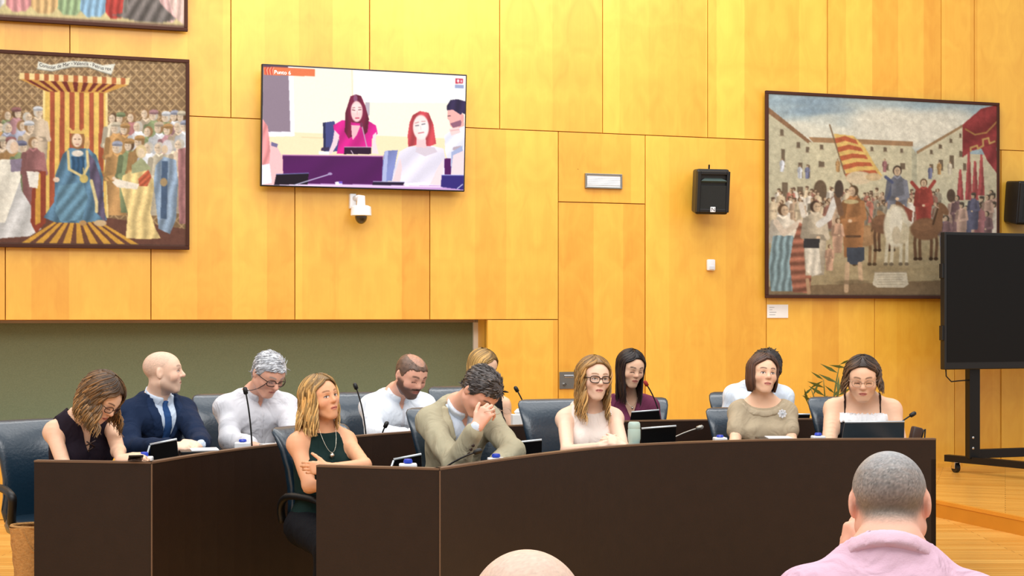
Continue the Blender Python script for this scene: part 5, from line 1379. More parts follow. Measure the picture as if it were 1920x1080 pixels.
# ---------------------------------------------------------------- cuts for garments (lx side, ly forward, lz up from the base of the neck)
def neckhole(r=.075, y=.01, z=.03, dz=.07, ry=None):
    return lambda lx, ly, lz: -((np.sqrt((lx/r)**2+((ly-y)/(ry or r))**2+((lz-z)/dz)**2)-1)*min(r, dz))
def vneck(depth, half, y0=-.02):
    return lambda lx, ly, lz: np.minimum(np.minimum(half*(lz+depth)/depth-np.abs(lx), ly-y0), 1)
def above(z): return lambda lx, ly, lz: lz-z
def below(z): return lambda lx, ly, lz: z-lz
def sides(x0, x1=None, z0=-.1):      # keep |lx| below a width (wider lower down)
    return lambda lx, ly, lz: np.abs(lx)-(x0 if x1 is None else np.interp(lz, [z0-.06, z0, 0.02], [9, x1, x0]).astype(np.float32)) + 0*ly
def band(x, w): return lambda lx, ly, lz: np.abs(lx-x)-w+0*ly+0*lz
def front(y=0.0): return lambda lx, ly, lz: y-ly+0*lx+0*lz
def openfront(zb, top, bot=0.01, gap=.0):    # jacket opening that narrows downward
    return lambda lx, ly, lz: np.minimum(np.maximum(bot, top*(lz+zb)/zb)-np.abs(lx-gap), ly-.01)
def lapel(zb, top, wid):                     # strips along the opening
    def f(lx, ly, lz):
        e = np.maximum(.008, top*(lz+zb)/zb); w_ = wid*np.clip((lz+zb)/zb*2.2, 0, 1)*np.where(lz > -.07, np.clip(1-(lz+.07)/.12, .3, 1), 1)
        return np.maximum(np.maximum(np.abs(lx)-e-w_, e-.004-np.abs(lx)), .0-ly)
    return f
COLLAR = lambda z0, z1, gap, tilt=.38: [lambda lx, ly, lz: lz+tilt*ly-z1, lambda lx, ly, lz: z0-lz-tilt*ly-np.maximum(ly, 0)*.25, lambda lx, ly, lz: np.minimum(gap*(1+np.maximum(lz+.05, 0)*9)-np.abs(lx), ly-.02)]

# ---------------------------------------------------------------- hair
def hair_cap(ctx, col=(60, 44, 36), th=.016, zpts=None, bump=.003, fr=160, seed=1, top=0.0, bald=None, var=.22, step=.0055, grey=None, locks=None, crown=(0, -.06, .11), comb=(0, 0, 0)):
    """short hair as a thick cap with a cut hairline"""
    C, R, s = ctx['C'], ctx['R'], ctx['hs']
    a = np.arange(-.14, .17, step).astype(np.float32)
    f = Field(a, a, a); w = ctx['sp'].get('ho', {}).get('w', 1.0)
    f.ell((0, -.014, .036), (.076*w+th, .096+th, .081+th+top), None, .02); f.ell((0, .02, .036), (.068*w+th*.6, .07+th*.6, .062+th+top*.6), None, .03)
    f.ell((0, -.03, -.02), (.06*w+th*.8, .06+th*.7, .06), None, .03)
    X, Y, Z = a[:, None, None], a[None, :, None], a[None, None, :]
    zp = zpts or ([-.13, -.08, -.045, -.012, .006, .012, .03, .05, .085, .12], [-.075, -.075, -.03, .012, .012, -.005, .015, .062, .072, .08])
    zmin = np.interp(a, *zp).astype(np.float32)[None, :, None]
    F = f.F+np.float32(bump)*pseudo(X*.6, Y*.5, Z, seed, fr).astype(np.float32)
    F = np.maximum(F, zmin+.004*np.sin(X*150)-Z)
    if bald is not None:
        bx, by, bz, rx, ry, rz = bald; F = np.maximum(F, -((np.sqrt(((X-bx)/rx)**2+((Y-by)/ry)**2+((Z-bz)/rz)**2)-1)*.03))
    f.F = F.astype(np.float32); V, Q = f.mesh()
    n = pseudo(V[:, 0]*1.2, V[:, 1]*.35, V[:, 2]*.6, seed+4, 260); n2 = pseudo(V[:, 0], V[:, 1], V[:, 2], seed+9, 45)
    cc = np.ones((len(V), 3))*np.array(col, float)
    if grey is not None: cc = cc*(1-np.clip(.5+n2*.9, 0, 1)[:, None])+np.array(grey, float)*np.clip(.5+n2*.9, 0, 1)[:, None]
    cc = cc*(1+var*n)[:, None]
    if locks:
        n_l, ln, lift, lr = locks; rg = np.random.default_rng(seed+20); NS = 5; Vs, Qs, Cs = [V], [Q], [cc]; base = len(V)
        e1 = V[Q[:, 1]]-V[Q[:, 0]]; e2 = V[Q[:, 3]]-V[Q[:, 0]]; fn = np.cross(e1, e2); fc = V[Q].mean(1); out_ = fc-np.array([0, -.014, .02]); fn *= np.sign((fn*out_).sum(1))[:, None]; fn /= np.linalg.norm(fn, axis=1)[:, None]+1e-9
        good = np.where(((fn*out_).sum(1) > .3*np.linalg.norm(out_, axis=1)) & (fc[:, 2] > np.interp(fc[:, 1], *zp)+.006))[0]
        for fi in rg.choice(good, n_l):
            p = fc[fi]; nn = fn[fi]; cd = p-np.array(crown); cd = cd+np.array(comb)*.06; cd = nrm(cd-nn*(cd @ nn)+rg.normal(0, .012, 3)); d = nrm(cd+nn*lift*rg.uniform(.3, 1.6)); L_ = ln*rg.uniform(.6, 1.2)
            tt = np.linspace(0, 1, 4); path = p-nn*.003+d*L_*tt[:, None]-nn*(lift*.7*L_)*(tt**2)[:, None]
            b1 = nrm(np.cross(d, nn)); an = np.arange(NS)*2*math.pi/NS; rr = lr*rg.uniform(.7, 1.3)*np.array([.8, 1, .75, .15])
            ring = path[:, None]+(b1[None, None]*np.cos(an)[None, :, None]*1.3+nn[None, None]*np.sin(an)[None, :, None]*.7)*rr[:, None, None]
            Vs.append(ring.reshape(-1, 3)); ii = np.arange(3*NS).reshape(3, NS); a_ = base+ii; b2 = base+np.roll(ii, -1, 1); Qs.append(np.stack([a_, b2, b2+NS, a_+NS], -1).reshape(-1, 4)); base += 4*NS
            c0 = np.array(col, float) if grey is None or rg.random() < .45 else np.array(grey, float)
            Cs.append(np.repeat(c0[None]*rg.uniform(1-var*1.3, 1+var*1.3), 4*NS, 0))
        V, Q, cc = np.concatenate(Vs), np.concatenate(Qs), np.concatenate(Cs)
    W = C+(V*s) @ R.T
    mesh_obj('hair', fast_mesh('hair', W-ctx['off'], Q, lin(np.clip(cc, 0, 255))), M['hair'], ctx['root'], True)

def hair_long(ctx, col=(190, 150, 96), tip=None, L=.2, seed=1, n=300, face=58, vol=.012, wave=(.006, 30), part=.0, r=.0075, flare=.0, hl=.35, fringe=0.0, inward=.0, spread=1.0, back=0, front_in=0.0, root_dark=.75):
    """long hair as a mass of tapering locks that follow the skull, then hang"""
    C, R, s = ctx['C'], ctx['R'], ctx['hs']; rg = np.random.default_rng(seed)
    col = np.array(col, float); tip = col if tip is None else np.array(tip, float)
    w = ctx['sp'].get('ho', {}).get('w', 1.0)
    Vs, Qs, Cs = [], [], []; base = 0; NS = 5
    B = ctx['B']; sw, shz, ss = ctx['sw'], ctx['shz'], ctx['s']
    caps = [(B(-sw, -.008, shz), B(sw, -.008, shz), .062*ss), (B(0, -.01, -.12), B(0, -.01, -.32), .125*ss), (B(-.07, .0, -.13), B(.07, .0, -.13), .1*ss),
            (B(0, -.005, -.03), C+R @ (np.array([0, -.022, -.05])*s), .056*s)]
    rad = np.array([.078*w+vol, .099+vol, .084+vol]); cen = np.array([0, -.014, .036])
    g = np.array([0, 0, -1.])
    for i in range(n):
        f1 = face+(360-2*face)*((i+rg.uniform(0, 1))/n); layer = rg.uniform(0, 1)
        q = 1 if f1 < 180 else -1; fa = f1 if f1 < 180 else 360-f1
        k = sm(fa, face, face+70); f0 = 9+(fa-9)*k; th0 = 52*(1-k)*rg.uniform(.15, 1.0)+5*k
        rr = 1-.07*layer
        path = []; nt = 9
        for j in range(nt):
            t = j/(nt-1); th = math.radians(th0+(98-th0)*t); f = math.radians(f0+(fa-f0)*sm(t, -.15, .75))
            d = np.array([math.sin(th)*math.sin(f)*q, math.sin(th)*math.cos(f), math.cos(th)])
            p = cen+d*rad*rr+np.array([part*(1-t)**2, 0, 0]); path.append(C+R @ (p*s))
        # hanging length
        p = path[-1]; dr = nrm(path[-1]-path[-2]); Lh = L*rg.uniform(.78, 1.08)*s; st = .018; out = nrm(np.array([*(p-C)[:2], 0])); arc = 0
        while arc < Lh:
            dr = nrm(dr*.62+g*.38+out*(flare if arc < Lh*.5 else -inward)*.3-(R[:, 0]*q)*(front_in if fa < 100 else 0)*.3)
            p = p+dr*st; arc += st
            for a, b_, rad_ in caps:
                ba = b_-a; t = np.clip((p-a) @ ba/(ba @ ba), 0, 1); dv = p-(a+t*ba); dl = np.linalg.norm(dv)
                if dl < rad_+.006: p = p+dv/(dl+1e-6)*(rad_+.006-dl)
            path.append(p)
        path = np.array(path); m = len(path)
        al = np.concatenate([[0], np.cumsum(np.linalg.norm(np.diff(path, axis=0), axis=1))])
        ph = rg.uniform(0, 6.28) if rg.random() < .5 else (f1*.12); a1 = nrm(np.cross(g, out+.001)); am = wave[0]*s*sm(al, .06, .16)*rg.uniform(.6, 1.3)
        path = path+a1*(am*np.sin(al*wave[1]+ph))[:, None]+out*(am*.8*np.cos(al*wave[1]+ph))[:, None]
        tt = np.linspace(0, 1, m); R0 = r*s*rg.uniform(.7, 1.25)*np.interp(tt, [0, .12, .75, 1], [.55, 1, .9, .18])
        T = np.gradient(path, axis=0); T /= np.linalg.norm(T, axis=1)[:, None]+1e-9
        N1 = np.cross(T, out+np.array([0, 0, .01])); N1 /= np.linalg.norm(N1, axis=1)[:, None]+1e-9; N2 = np.cross(T, N1)
        an = np.arange(NS)*2*math.pi/NS
        ring = path[:, None, :]+(N1[:, None, :]*np.cos(an)[None, :, None]*1.25+N2[:, None, :]*np.sin(an)[None, :, None]*.7)*R0[:, None, None]
        Vs.append(ring.reshape(-1, 3)); ii = np.arange((m-1)*NS).reshape(m-1, NS)
        a_ = base+ii; b2 = base+np.roll(ii, -1, 1); Qs.append(np.stack([a_, b2, b2+NS, a_+NS], -1).reshape(-1, 4)); base += m*NS
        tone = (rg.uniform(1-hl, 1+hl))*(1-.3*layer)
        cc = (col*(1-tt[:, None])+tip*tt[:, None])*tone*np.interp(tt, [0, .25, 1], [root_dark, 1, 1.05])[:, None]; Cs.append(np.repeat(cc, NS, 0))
    # underlying cap, so that no scalp shows between the locks
    a = np.arange(-.135, .165, .0065).astype(np.float32); f = Field(a, a, a); X, Y, Z = a[:, None, None], a[None, :, None], a[None, None, :]
    f.ell(cen, rad*.985, None, .01); f.cap((0, -.045, 0), (0, -.06, -.07), .062*w, .05*w, .04)
    zmin = np.interp(a, [-.13, -.03, -.0, .03, .05, .066, .085, .12], [-.12, -.11, -.06, .01, .068, .089, .105, .12]).astype(np.float32)[None, :, None]
    f.F = np.maximum(f.F, zmin-np.maximum(np.abs(X)-.05, 0)*.5-Z).astype(np.float32); V, Q = f.mesh()
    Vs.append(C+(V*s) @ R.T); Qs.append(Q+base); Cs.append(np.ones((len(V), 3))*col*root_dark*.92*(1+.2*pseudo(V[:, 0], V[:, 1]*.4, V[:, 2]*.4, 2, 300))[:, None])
    V = np.concatenate(Vs); Q = np.concatenate(Qs); cc = np.concatenate(Cs)
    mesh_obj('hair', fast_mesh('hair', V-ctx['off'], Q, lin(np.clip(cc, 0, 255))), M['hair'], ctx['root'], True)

def glasses(ctx, mat_='frame_brown', r=.0022, w=.026, h=.018, y=.101, z=.005, cord=False, tilt=0.0):
    C, R, s, off = ctx['C'], ctx['R'], ctx['hs'], ctx['off']; T = lambda p: C+R @ (np.array(p)*s)-off
    hw = ctx['sp'].get('ho', {}).get('w', 1.0)
    b = MB()
    for q in (-1, 1):
        lp = [T((q*.033+w*math.copysign(abs(math.cos(a))**.7, math.cos(a)), y-.012*(abs(q*.033+w*math.cos(a))/.06)**2, z+h*math.copysign(abs(math.sin(a))**.7, math.sin(a)))) for a in np.linspace(0, 2*math.pi, 25)]
        b.tube(lp, r*s, 6, cap=False)
        b.tube([T((q*.06, y-.012, z+.008)), T((q*(.08*hw), .05, z+.008)), T((q*.082*hw, -.005, z+.004)), T((q*.08*hw, -.02, z-.012))], r*s, 6)
    b.tube([T((-.009, y, z+.004)), T((0, y+.003, z+.007)), T((.009, y, z+.004))], r*s, 6)
    fr = b.build('glasses', M[mat_], ctx['root'], smooth=True)
    b = MB()
    for q in (-1, 1):
        ring = [T((q*.033+.95*w*math.copysign(abs(math.cos(a))**.7, math.cos(a)), y-.012*(abs(q*.033+w*math.cos(a))/.06)**2, z+.95*h*math.copysign(abs(math.sin(a))**.7, math.sin(a)))) for a in np.linspace(0, 2*math.pi, 17)[:-1]]
        MB().add(ring+[p-R[:, 1]*.0015 for p in ring], [tuple(range(16)), tuple(range(31, 15, -1))]+[(i, (i+1) % 16, 16+(i+1) % 16, 16+i) for i in range(16)]).build('lens', M['lens'], fr)
    if cord:
        b = MB()
        for q in (-1, 1):
            p0 = T((q*.06, y-.012, z)); p1 = T((q*.078, -.02, z-.01)); 
            m_ = T((q*.07, .04, -.1)) ; e = ctx['B'](q*.075, -.03, .0)-off
            pts = [p0*(1-t)**2+2*m_*t*(1-t)+e*t*t for t in np.linspace(0, 1, 12)]; b.tube(pts, .0022, 6)
        b.build('glasses_cord', M['black'], ctx['root'], smooth=True)

def necklace(ctx, z=-.12, w=.06, pend=.012, y=.12, m='gold', r=.0016):
    B, off = ctx['B'], ctx['off']
    pts = [B(w*math.cos(a), .02+ (y-.02)*math.sin(a), .03+(z-.03)*math.sin(a)**1.3)-off for a in np.linspace(0, math.pi, 19)]
    o = MB().tube(pts, r, 6).build('necklace', M[m], ctx['root'], smooth=True)
    if pend: MB().lathe([(.001, -pend*1.3), (pend*.8, -pend*.5), (pend, 0), (pend*.6, pend*.7), (.001, pend)], pts[9]+np.array([0, -.006, -pend]), 10).build('pendant', M[m], o, smooth=True)

def surf_tube(ctx, pts, r, name, m, n=8):
    B, off = ctx['B'], ctx['off']; return MB().tube([B(*p)-off for p in pts], r, n).build(name, M[m] if isinstance(m, str) else m, ctx['root'], smooth=True)
# ------------------------------------------------------------------ the people in the room
WHITE, NAVY = (216, 216, 222), (26, 40, 66)
def shirt(col, sl=1.95, g=.012, wr=.003, depth=.09, seed=1, half=.03, slk=1.0):
    return [dict(n='shirt', col=col, g=g, sl=sl, wr=wr, seed=seed, slk=slk, cut=[above(.004), vneck(depth, half, .02)]),
            dict(n='collar', col=np.array(col)*1.02, g=.007, neck=True, cut=COLLAR(-.035, .03, .012))]
def placket(col, g=.0145, z=0.0): return dict(n='button_placket', col=np.array(col)*.97, g=g, wr=.003, seed=1, cut=[band(0, .016), front(), above(-.09)])
def seamline(l, c):          # front seam and pocket line woven into a shirt
    m = np.exp(-(l[:, 0]/.004)**2)*(l[:, 1] > 0)*.25; return c*(1-m[:, None])

def rosette(ctx, p):
    c = ctx['B'](*p)-ctx['off']; f = ctx['RT']; b = MB()
    for k in range(8):
        a = k*math.pi/4; d = f[:, 0]*math.cos(a)+f[:, 2]*math.sin(a); e = -f[:, 0]*math.sin(a)+f[:, 2]*math.cos(a); o = f[:, 1]*.006
        q = [c, c+d*.018+e*.011, c+d*.028, c+d*.018-e*.011]; b.add([v+o for v in q]+[v-o for v in q], [(0, 1, 2, 3), (7, 6, 5, 4), (0, 4, 5, 1), (1, 5, 6, 2), (2, 6, 7, 3), (3, 7, 4, 0)])
    o = b.build('rosette', M['white'], ctx['root'])
    MB().tube([c+f[:, 1]*.004, c+f[:, 1]*.011], [.009, .006], 10).build('rosette_centre', M['silver'], o)
def cuff_buttons(ctx):
    A = ctx['arms'][0]; d = nrm(A['W']-A['E']); b = MB(); cam_ = np.array([0, 0, H])
    for k in range(3):
        c = A['E']+(A['W']-A['E'])*(.5+.1*k); tc = nrm(cam_-c); n_ = nrm(tc-d*(tc @ d)); sd = np.cross(d, n_); nn = nrm(n_*.8-sd*.6*(1 if sd[0] > 0 else -1)*-1)
        p = c+nn*.052; b.tube([p-ctx['off'], p+nn*.006-ctx['off']], [.0085, .007], 10)
    b.build('cuff_buttons', M['brown_leather'], ctx['root'])
# 1 curly-haired woman, far left, head bowed over a phone
person(dict(label='woman with curly brown hair in a dark sleeveless top bowed over a phone', z=7.5, neck=(157, 776), head=(190, 748, 7.3), face=(48, 40, 8), yaw=20, lean=20, side=.05, fem=True, s=1.0, skin='light', lids=True, w=1.05,
    armA=dict(e=(122, 878, 7.28), w=(206, 874, 7.06)), armB=dict(e=(222, 846, 7.3), w=(226, 861, 7.05), d=(.85, -.25, .12), n=(.1, .5, -.8), t=(0, .2, 1), c=(30, 35, 25)),
    ho=dict(jaw=.92), browc=(70, 46, 34),
    wear=[dict(n='top', col=(38, 30, 40), g=.013, wr=.002, cut=[sides(.135, .15, -.12), neckhole(.085, .0, .02, .07), vneck(.2, .035)])],
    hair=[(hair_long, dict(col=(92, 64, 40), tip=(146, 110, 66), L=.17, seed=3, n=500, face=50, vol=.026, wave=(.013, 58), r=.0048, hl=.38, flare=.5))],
    extra=[(glasses, dict(r=.0022)), (surf_tube, dict(pts=[(-.025, .125, -.1), (.025, .13, -.12)], r=.004, name='lace', m='brown_leather')), (surf_tube, dict(pts=[(.022, .125, -.1), (-.02, .135, -.13)], r=.004, name='lace', m='brown_leather')),
           (surf_tube, dict(pts=[(-.02, .13, -.13), (.016, .135, -.15)], r=.004, name='lace', m='brown_leather'))]))
# 2 bald man in a navy suit
def tie(ctx_col): return dict(n='necktie', col=ctx_col, g=.0185, cut=[front(), above(-.015), lambda lx, ly, lz: np.abs(lx)-np.interp(lz, [-.5, -.4, -.06, -.045, -.01], [.03, .038, .022, .013, .024]).astype(np.float32)+0*ly])
person(dict(label='bald man with a short beard in a navy suit and blue tie facing right', z=8.15, neck=(298, 741), head=(306, 699, 8.1), face=(84, -2, 0), yaw=34, lean=10, s=1.0, skin='pale', w=1.02,
    armA=dict(e=(243, 842, 7.85), w=(322, 838, 7.62), d=(.85, -.2, .05), n=(.1, .4, -.8), t=(0, .3, 1)), armB=dict(e=(374, 826, 7.95), w=(376, 834, 7.68), d=(-.85, -.3, .1), n=(0, .4, -.9), t=(0, .4, 1), c=(45, 45, 30)),
    beard=((136, 122, 112), .26), buzz=((170, 146, 128), .3), ho=dict(nose=1.06, jaw=1.0), browc=(110, 90, 76), browa=.5,
    wear=shirt((206, 220, 238), g=.01, sl=2.0, slk=.3)+[tie((44, 78, 130)),
        dict(n='suit_jacket', col=NAVY, g=.022, sl=1.9, slk=.9, wr=.004, seed=3, cut=[above(.015), neckhole(.082, .025, .05, .075), openfront(.36, .08)]),
        dict(n='lapels', col=np.array(NAVY)*1.15, g=.028, wr=.004, seed=3, cut=[lapel(.36, .08, .055), above(-.0)])], leg=NAVY))
# 3 grey-haired man
person(dict(label='grey-haired man with cord glasses and a white shirt looking down', z=8.75, neck=(483, 732), head=(503, 702, 8.6), face=(32, 34, 4), yaw=16, lean=12, s=1.05, hs=1.0, skin='pink', lids=True, w=1.02,
    armA=dict(e=(432, 826, 8.55), w=(500, 845, 8.3)), armB=dict(e=(549, 822, 8.55), w=(520, 842, 8.3)), browc=(150, 140, 136), ho=dict(nose=1.08),
    wear=shirt(WHITE, sl=1.5, g=.018, wr=.006, seed=5)+[dict(placket(WHITE, .0205), wr=.006, seed=5)],
    hair=[(hair_cap, dict(col=(160, 162, 168), grey=(206, 208, 212), th=.007, top=.004, bump=.002, fr=120, seed=2, var=.12, locks=(900, .03, .14, .0036), comb=(2.2, -1.6, 0)))],
    extra=[(glasses, dict(cord=True, r=.0026, mat_='frame_brown'))], leg=(120, 110, 96)))
# 4 blonde woman with crossed arms
person(dict(label='blonde woman in a dark green halter top with crossed arms looking up to the right', z=7.3, neck=(605, 799), head=(602, 748, 7.27), face=(40, -8, -8), yaw=26, lean=4, fem=True, s=.98, skin='tan', w=.93, sw=.92, leg=(20, 20, 24),
    armA=dict(e=(580, 912, 7.12), w=(650, 908, 6.98)), armB=dict(e=(684, 872, 7.12), w=(616, 878, 6.985), d=(-1, .03, .03), n=(.1, 1, -.15), t=(.1, 0, 1), c=(18, 34, 22), sp=.92, th=(10, 5), st=.0058),
    browc=(120, 84, 56), lip=(186, 92, 84), eye=(80, 60, 44), gaze=.003,
    wear=[dict(n='halter_top', col=(22, 42, 40), g=.013, wr=.003, seed=7, cut=[above(-.028), sides(.06, .118, -.16), neckhole(.05, -.0, .03, .05)])],
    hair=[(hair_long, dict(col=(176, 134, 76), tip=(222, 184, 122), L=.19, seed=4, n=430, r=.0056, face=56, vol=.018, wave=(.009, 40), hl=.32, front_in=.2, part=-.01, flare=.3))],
    extra=[(necklace, dict(z=-.12, w=.05, y=.118, pend=.013, r=.0012))]))
# 5 bearded man
person(dict(label='bearded man in a white shirt smiling down at the farther desk', z=9.4, neck=(748, 732), head=(770, 705, 9.22), face=(34, 26, 4), yaw=18, lean=14, s=1.08, hs=1.03, skin='pink', lids=True, w=1.0, sw=.95,
    armA=dict(e=(703, 812, 9.2), w=(760, 818, 8.95)), armB=dict(e=(806, 812, 9.2), w=(790, 815, 8.98), d=(-.6, -.4, .05), n=(0, 0, -1), t=(-.2, 1, 0)), beard=((74, 52, 44), .85), buzz=((112, 84, 70), .5), browc=(70, 50, 42),
    wear=shirt((232, 238, 246), g=.016, wr=.005, seed=9, depth=.11, half=.035)+[dict(placket(WHITE, .0185), wr=.005, seed=9)],
    hair=[(hair_cap, dict(col=(104, 80, 66), th=.004, bump=.001, locks=(600, .012, .1, .0028), bald=(0, .0, .125, .045, .085, .05), seed=3))]))
# 6 blonde woman behind the man in beige
person(dict(label='blonde woman half hidden behind the bowed man in the beige blazer', z=9.95, neck=(905, 736), head=(905, 690, 9.85), face=(52, 22, 6), yaw=18, lean=6, fem=True, s=1.02, skin='light', lids=True,
    wear=[dict(n='top', col=(30, 28, 30), g=.012, cut=[sides(.11, .14, -.1), neckhole(.08, .01, .02, .08)])],
    hair=[(hair_long, dict(col=(168, 130, 72), tip=(206, 168, 104), L=.13, seed=6, n=350, r=.006, face=46, vol=.014, wave=(.004, 25), hl=.28))]))
# 7 man in a beige blazer
BG = (172, 164, 138)
person(dict(label='dark-haired man in a beige blazer bowing his head onto his hand', z=7.65, neck=(864, 755), head=(901, 735, 7.42), face=(38, 52, 6), yaw=24, lean=20, side=.03, s=1.03, hs=1.0, skin='pink', lids=True, w=.98, sw=.92,
    armA=dict(e=(852, 872, 7.28), w=(894, 800, 7.16), d=(.52, .02, .8), n=(.35, .9, -.2), t=(-.7, .3, .5), c=(50, 62, 40), st=.0058), armB=dict(e=(962, 846, 7.42), w=(930, 872, 7.2)), browc=(60, 44, 38),
    wear=shirt((220, 232, 248), g=.011, sl=2.0, slk=.3, depth=.11, half=.04)+[dict(n='blazer', col=BG, g=.021, sl=1.86, slk=.85, wr=.006, seed=4, cut=[above(.02), neckhole(.085, .02, .05, .085), openfront(.52, .095, .045)]),
        dict(n='lapels', col=np.array(BG)*1.08, g=.031, wr=.006, seed=4, cut=[lapel(.5, .095, .05), above(0)])],
    hair=[(hair_cap, dict(col=(44, 36, 34), grey=(92, 86, 84), th=.009, top=.004, bump=.003, fr=120, seed=6, locks=(950, .032, .2, .0036), comb=(1.2, -2.2, 0)))], extra=[(cuff_buttons, {})], leg=(60, 66, 84)))
# 8 blonde woman with glasses, hands clasped
person(dict(label='blonde woman with brown glasses and a white sleeveless top clasping her hands', z=8.4, neck=(1107, 758), head=(1114, 711, 8.33), face=(22, 2, 3), yaw=14, lean=8, fem=True, s=1.03, hs=1.02, skin='pale', w=.98, sw=.93, armw=1.06,
    armA=dict(e=(1064, 846, 8.1), w=(1127, 838, 7.9), d=(.88, -.1, .4), n=(.1, .6, -.7), t=(-.2, .3, .9), c=(50, 60, 40), st=.0058), armB=dict(e=(1168, 842, 8.1), w=(1168, 838, 7.9), d=(-.85, -.15, .45), n=(0, .6, -.7), t=(.2, .3, .9), c=(45, 55, 40), st=.0058),
    browc=(130, 96, 66), eye=(70, 60, 50), lip=(190, 104, 98),
    wear=[dict(n='top', col=(240, 226, 216), g=.013, wr=.003, seed=2, cut=[sides(.1, .135, -.1), neckhole(.1, .01, .01, .06)]),],
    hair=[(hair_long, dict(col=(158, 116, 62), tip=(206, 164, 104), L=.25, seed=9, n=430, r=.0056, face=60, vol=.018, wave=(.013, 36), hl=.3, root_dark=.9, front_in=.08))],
    extra=[(glasses, dict(r=.0032, h=.019, w=.027))]))
# 9 dark-haired woman in plum
person(dict(label='dark-haired woman in a plum top speaking into the microphone with the reddish tip', z=10.35, neck=(1179, 739), head=(1183, 692, 10.22), face=(26, 16, 4), yaw=14, lean=6, fem=True, s=1.02, hs=1.06, skin='light', lids=True, w=1.0, browc=(40, 28, 26), lip=(176, 84, 80),
    wear=[dict(n='blouse', col=(112, 52, 78), g=.014, sl=.42, slk=1.4, wr=.003, seed=3, cut=[above(.0), neckhole(.075, .0, .03, .07), vneck(.17, .065)])],
    hair=[(hair_long, dict(col=(34, 22, 22), tip=(46, 30, 28), L=.24, seed=12, n=400, r=.006, face=57, vol=.016, wave=(.004, 24), hl=.3, front_in=.12))],
    extra=[(necklace, dict(z=-.07, w=.05, y=.105, pend=.01))]))
# 10 man behind the woman in beige
person(dict(label='dark-haired man in a white shirt hidden behind the brown-haired woman in beige', z=10.45, neck=(1420, 716), head=(1436, 692, 10.3), face=(-62, 14, 0), yaw=-18, lean=12, s=1.06, skin='tan', beard=((50, 38, 34), .8),
    wear=shirt((224, 234, 246), g=.016, wr=.005, seed=2), hair=[(hair_cap, dict(col=(38, 30, 28), th=.012, top=.008, seed=8, locks=(500, .02, .04, .004)))]))
# 11 brown-haired woman in beige
person(dict(label='woman with a straight brown bob and a beige top with a white rosette', z=8.95, neck=(1430, 747), head=(1430, 703, 8.9), face=(22, -5, 5), yaw=8, lean=4, fem=True, s=1.02, hs=1.02, skin='light', w=.98, sw=.92, armw=1.05,
    armA=dict(e=(1376, 842, 8.75), w=(1410, 852, 8.45)), armB=dict(e=(1487, 842, 8.75), w=(1460, 852, 8.45)), browc=(74, 50, 40), lip=(186, 96, 92), eye=(60, 42, 34),
    wear=[dict(n='top', col=(176, 160, 134), g=.014, sl=.5, slk=1.3, wr=.003, seed=6, cut=[above(-.005), neckhole(.125, .02, .01, .065, .13)]),
          dict(n='cowl_collar', col=(186, 170, 144), g=.024, cut=[front(-.06), neckhole(.118, .02, .005, .075, .13), lambda lx, ly, lz: (np.sqrt((lx/.155)**2+((ly-.02)/.17)**2+((lz-.005)/.115)**2)-1)*.1, above(-.02)])],
    hair=[(hair_long, dict(col=(78, 50, 38), tip=(98, 66, 50), L=.115, seed=14, n=400, r=.006, face=55, vol=.018, wave=(.002, 20), hl=.22, inward=.5, part=-.012, root_dark=.9))],
    extra=[(rosette, dict(p=(-.1, .128, -.075)))]))
# 12 woman in the black strap dress
def ruff(lx, ly, lz): a = np.arctan2(lx, ly+.02); return np.maximum(lz-(-.1+.008*np.sin(a*34)), (-.146+.007*np.sin(a*29+1))-lz)
person(dict(label='woman with thin glasses in a black strap dress with a white ruffle', z=8.9, neck=(1617, 740), head=(1617, 711, 8.78), face=(2, 16, 0), yaw=2, lean=6, fem=True, s=1.06, hs=1.06, skin='light', w=1.12, sw=1.08, armw=1.22, nw=1.1,
    armA=dict(e=(1553, 846, 8.72), w=(1590, 850, 8.4)), armB=dict(e=(1690, 846, 8.72), w=(1662, 850, 8.4)), lids=True, browc=(90, 64, 50), lip=(180, 84, 80), ho=dict(cheek=1.2, jaw=1.12, w=1.04),
    wear=[dict(n='dress', col=(30, 32, 38), g=.012, cut=[above(-.122), sides(.14, .16, -.1)]),
          dict(n='ruffle', col=(238, 238, 240), g=.022, wr=.008, seed=11, cut=[ruff, sides(.14, .15, -.1), front(-.02)]),
          dict(n='strap', col=(52, 34, 30), g=.009, cut=[band(.1, .0065), above(.06), below(-.13)]), dict(n='strap', col=(52, 34, 30), g=.009, cut=[band(-.1, .0065), above(.06), below(-.13)])],
    hair=[(hair_long, dict(col=(66, 46, 34), tip=(112, 84, 58), L=.085, seed=17, n=430, face=60, vol=.016, wave=(.012, 60), r=.005, hl=.4, flare=.6))],
    extra=[(glasses, dict(r=.0013, mat_='frame_metal'))]))
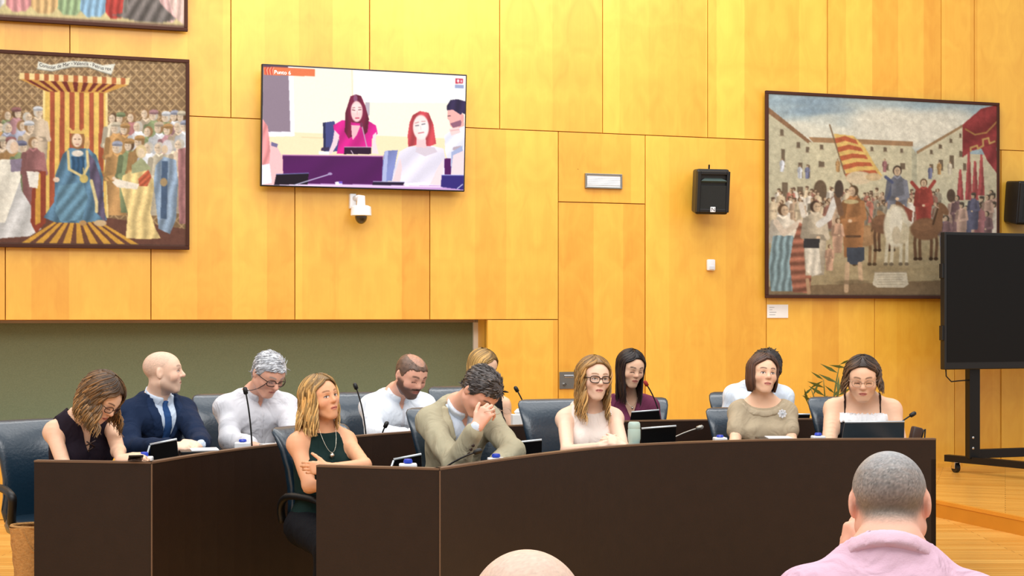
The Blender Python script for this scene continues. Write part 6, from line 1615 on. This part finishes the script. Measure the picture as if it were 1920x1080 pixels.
# 13 man in pink, seen from behind
def yoke(l, c):
    m = (np.exp(-((l[:, 2]+.13-.01*np.cos(l[:, 0]*14))/.0035)**2)+np.exp(-(np.abs(np.abs(l[:, 0])-.012)/.003)**2)*(l[:, 2] < -.13))*(l[:, 1] < 0)*.16
    return c*(1-np.clip(m, 0, .3)[:, None])
person(dict(label='man with cropped grey hair and a pale pink shirt seen from behind in the foreground', z=3.1, neck=(1667, 1030), head=(1668, 946, 3.2), face=(180, 12, 2), yaw=180, lean=22, s=1.0, hs=.98, skin='pink', w=1.08, sw=1.0, nw=1.1, shz=-.12, thigh=.42, shin=.05,
    armA=dict(e=(1800, 1290, 3.25), w=(1720, 1330, 3.4)), armB=dict(e=(1545, 1215, 3.35), w=(1588, 1062, 3.31), d=(.16, -.1, 1), n=(1, .25, 0), t=(.2, 1, .1), c=(55, 70, 45), st=.0058),
    buzz=((130, 130, 128), .88), crown=(184, 192, 200), nape=(112, 98, 78), ho=dict(w=1.02), gstep=.009,
    wear=[dict(n='shirt', col=(222, 184, 202), g=.013, sl=1.9, wr=.006, seed=12, slk=1.2, cut=[lambda lx, ly, lz: lz+.35*ly+.006], paint=yoke), dict(n='collar', col=(228, 192, 208), g=.018, neck=True, cut=COLLAR(-.052, -.008, .014))], leg=(60, 64, 80)))
# 14 bald head at the bottom edge
person(dict(label='bald pale head of an audience member at the bottom edge of the photo', z=2.1, neck=(990, 1318), head=(988, 1196, 2.17), face=(178, 10, 0), yaw=180, lean=10, s=1.0, hs=1.1, skin='pale', shz=-.1, buzz=((206, 196, 190), .25), ho=dict(ears=True),
    wear=shirt((200, 206, 216), g=.016, wr=.005), leg=(60, 60, 64)))
# two audience chairs under the people in front
def audience_chair(x, y, label):
    t = empty('audience_chair', (x, y, 0), 0, label, 'chair', 'audience chairs')
    MB().box((0, .0, .40), (.46, .44, .05), bev=.015).build('seat', M['leather_dark'], t, angle=40)
    MB().box((0, -.25, .66), (.44, .04, .34), rot=Matrix.Rotation(.12, 3, 'X'), bev=.015).build('backrest', M['leather_dark'], t, angle=40)
    for sx in (-1, 1):
        for sy in (-1, 1): MB().tube([(sx*.2, sy*.19, .39), (sx*.22, sy*.21, 0)], .013, 8).build('leg', M['black_metal'], t)
        MB().tube([(sx*.2, -.2, .38), (sx*.2, -.25, .55)], .012, 8).build('back_post', M['black_metal'], t)
for o in [o for o in bpy.data.objects if o.name.startswith('person')]:
    if o.location.y < 4: audience_chair(o.location.x, o.location.y+.02, 'plain dark chair under the '+('man in the pink shirt' if o.location.x > .3 else 'bald audience member at the bottom edge'))
